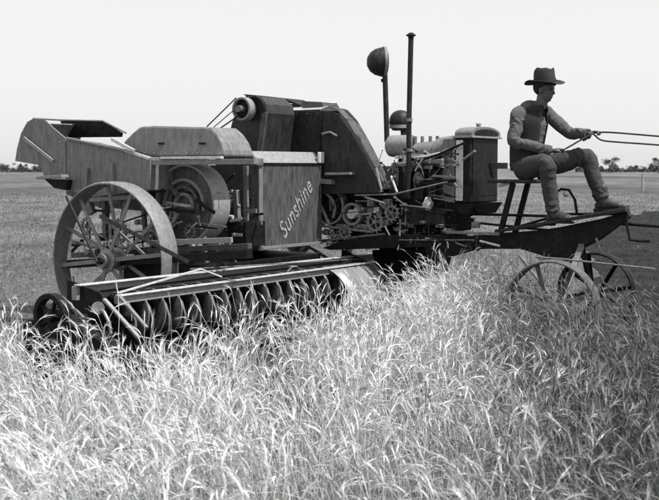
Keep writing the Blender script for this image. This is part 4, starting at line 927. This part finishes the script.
# ------------------------------------------------------------------ far trees, fence
def wpt(px, D): return Vector(((px-329.5)/FPX*D, D, 0))
def make_tree(kind, hgt, seed):
    r = random.Random(seed); root = bpy.data.objects.new('paddock_tree', None); C.objects.link(root)
    b = MB(); b.tube([(0, 0, 0), (.1, 0, hgt*.2), (.2, .1, hgt*.45)], [hgt*.035, hgt*.028, hgt*.015], 8)
    lob = [(r.uniform(-.45, .45)*hgt*kind, r.uniform(-.35, .35)*hgt*kind, hgt*r.uniform(.35, .85), hgt*r.uniform(.12, .24)) for _ in range(11)]
    for x, y, z, q in lob[:6]: b.tube([(.15, .05, hgt*.35), (x*.6, y*.6, z*.85), (x, y, z)], [hgt*.014, hgt*.009, hgt*.004], 6)
    b.build('trunk', 'bark', root, smooth=True)
    c = MB(); 
    for x, y, z, q in lob:
        for _ in range(190):
            while True:
                p = Vector((r.uniform(-1, 1), r.uniform(-1, 1), r.uniform(-1, 1)))
                if p.length < 1: break
            p = Vector((x, y, z)) + Vector((p.x*q*1.25, p.y*q*1.25, p.z*q*.8)); s_ = hgt*r.uniform(.012, .03)
            u = Vector((r.gauss(0, 1), r.gauss(0, 1), r.gauss(0, 1))).normalized(); v = u.cross(Vector((r.gauss(0, 1), r.gauss(0, 1), r.gauss(0, 1)))).normalized()
            c.add([p-u*s_, p+v*s_*.7, p+u*s_, p-v*s_*.7], [[0, 1, 2, 3]])
    c.build('crown', 'leaf', root, bevel=0); return root
protos = [make_tree(.9, 5.4, 3), make_tree(1.2, 4.6, 9), make_tree(1.4, 3.2, 14)]
tl = [(610, 345, 0, 1.0, 'round paddock tree on the horizon just beyond the driver\'s knee'), (657, 340, 1, 1.15, 'larger tree on the skyline at the right edge of the field'),
      (642, 420, 2, .8, 'low dark bush on the skyline between the two right-hand trees'), (8, 330, 2, 1.05, 'broad low tree on the skyline at the far left edge'),
      (22, 400, 1, .75, 'small tree on the skyline just left of under the dump scoop'), (36, 420, 2, .9, 'small dark bush on the skyline under the dump scoop'), (-12, 360, 1, 1.1, 'tree standing just beyond the left end of the skyline bushes'),
      (630, 460, 2, .8, 'smallest faint bush on the skyline right of the round tree'), (583, 470, 2, .9, 'low bush on the skyline behind the driver\'s far knee'), (684, 380, 0, 1.1, 'tree past the right end of the skyline trees')]
used = set()
for px, D, k, s_, lb_ in tl:
    src = protos[k]
    if k in used:
        o = src.copy(); C.objects.link(o)
        for chd in list(src.children): cc = chd.copy(); C.objects.link(cc); cc.parent = o
    else: o = src; used.add(k)
    o.location = wpt(px, D); o.rotation_euler = (0, 0, random.uniform(0, 6)); o.scale = (s_, s_, s_)
    tag(o, lb_, 'tree', 'trees along the horizon')
# belt of scrub along the horizon: reads as one mass
r = random.Random(2); c = MB()
for side in ((-30, 66), (575, 700)):
    for _ in range(4200):
        px = r.uniform(*side); D = r.uniform(420, 520); p = wpt(px, D); env = 1.1+.7*math.sin(px*.35)+.5*math.sin(px*.9+1)
        p.z = r.uniform(0, max(.5, env)*1.4); s_ = r.uniform(.25, .6)
        u = Vector((r.gauss(0, 1), r.gauss(0, 1), r.gauss(0, 1))).normalized(); v = u.cross(Vector((r.gauss(0, 1), r.gauss(0, 1), r.gauss(0, 1)))).normalized()
        c.add([p-u*s_, p+v*s_, p+u*s_, p-v*s_], [[0, 1, 2, 3]])
tag(c.build('scrub', 'leaf', None, bevel=0), 'low dark belt of far-off scrub along the horizon', 'scrub', kind='stuff')
# fence across the right background
fp = [(642, 78), (672, 66)]
for i, (px, D) in enumerate(fp):
    b = MB(); b.tube([(0, 0, 0), (.02, 0, 1.25)], [.11, .09], 8); o = b.build('fence_post', 'post', None); o.location = wpt(px, D)
    tag(o, ['pale fence post standing alone right of the footboard', 'fence post past the right edge of the paddock'][i], 'post', 'posts of the far fence')
a_, b_ = wpt(560, 140), wpt(690, 61)
b = MB()
for z in (.5, .85, 1.15): b.tube([a_+Vector((0, 0, z)), b_+Vector((0, 0, z))], .012, 5)
o = b.build('fence_wire', 'steel', None, bevel=0); tag(o, 'thin wires strung between the far fence posts', 'fence wire')
for o in bpy.data.objects:
    if '_org' in o.keys(): del o['_org']
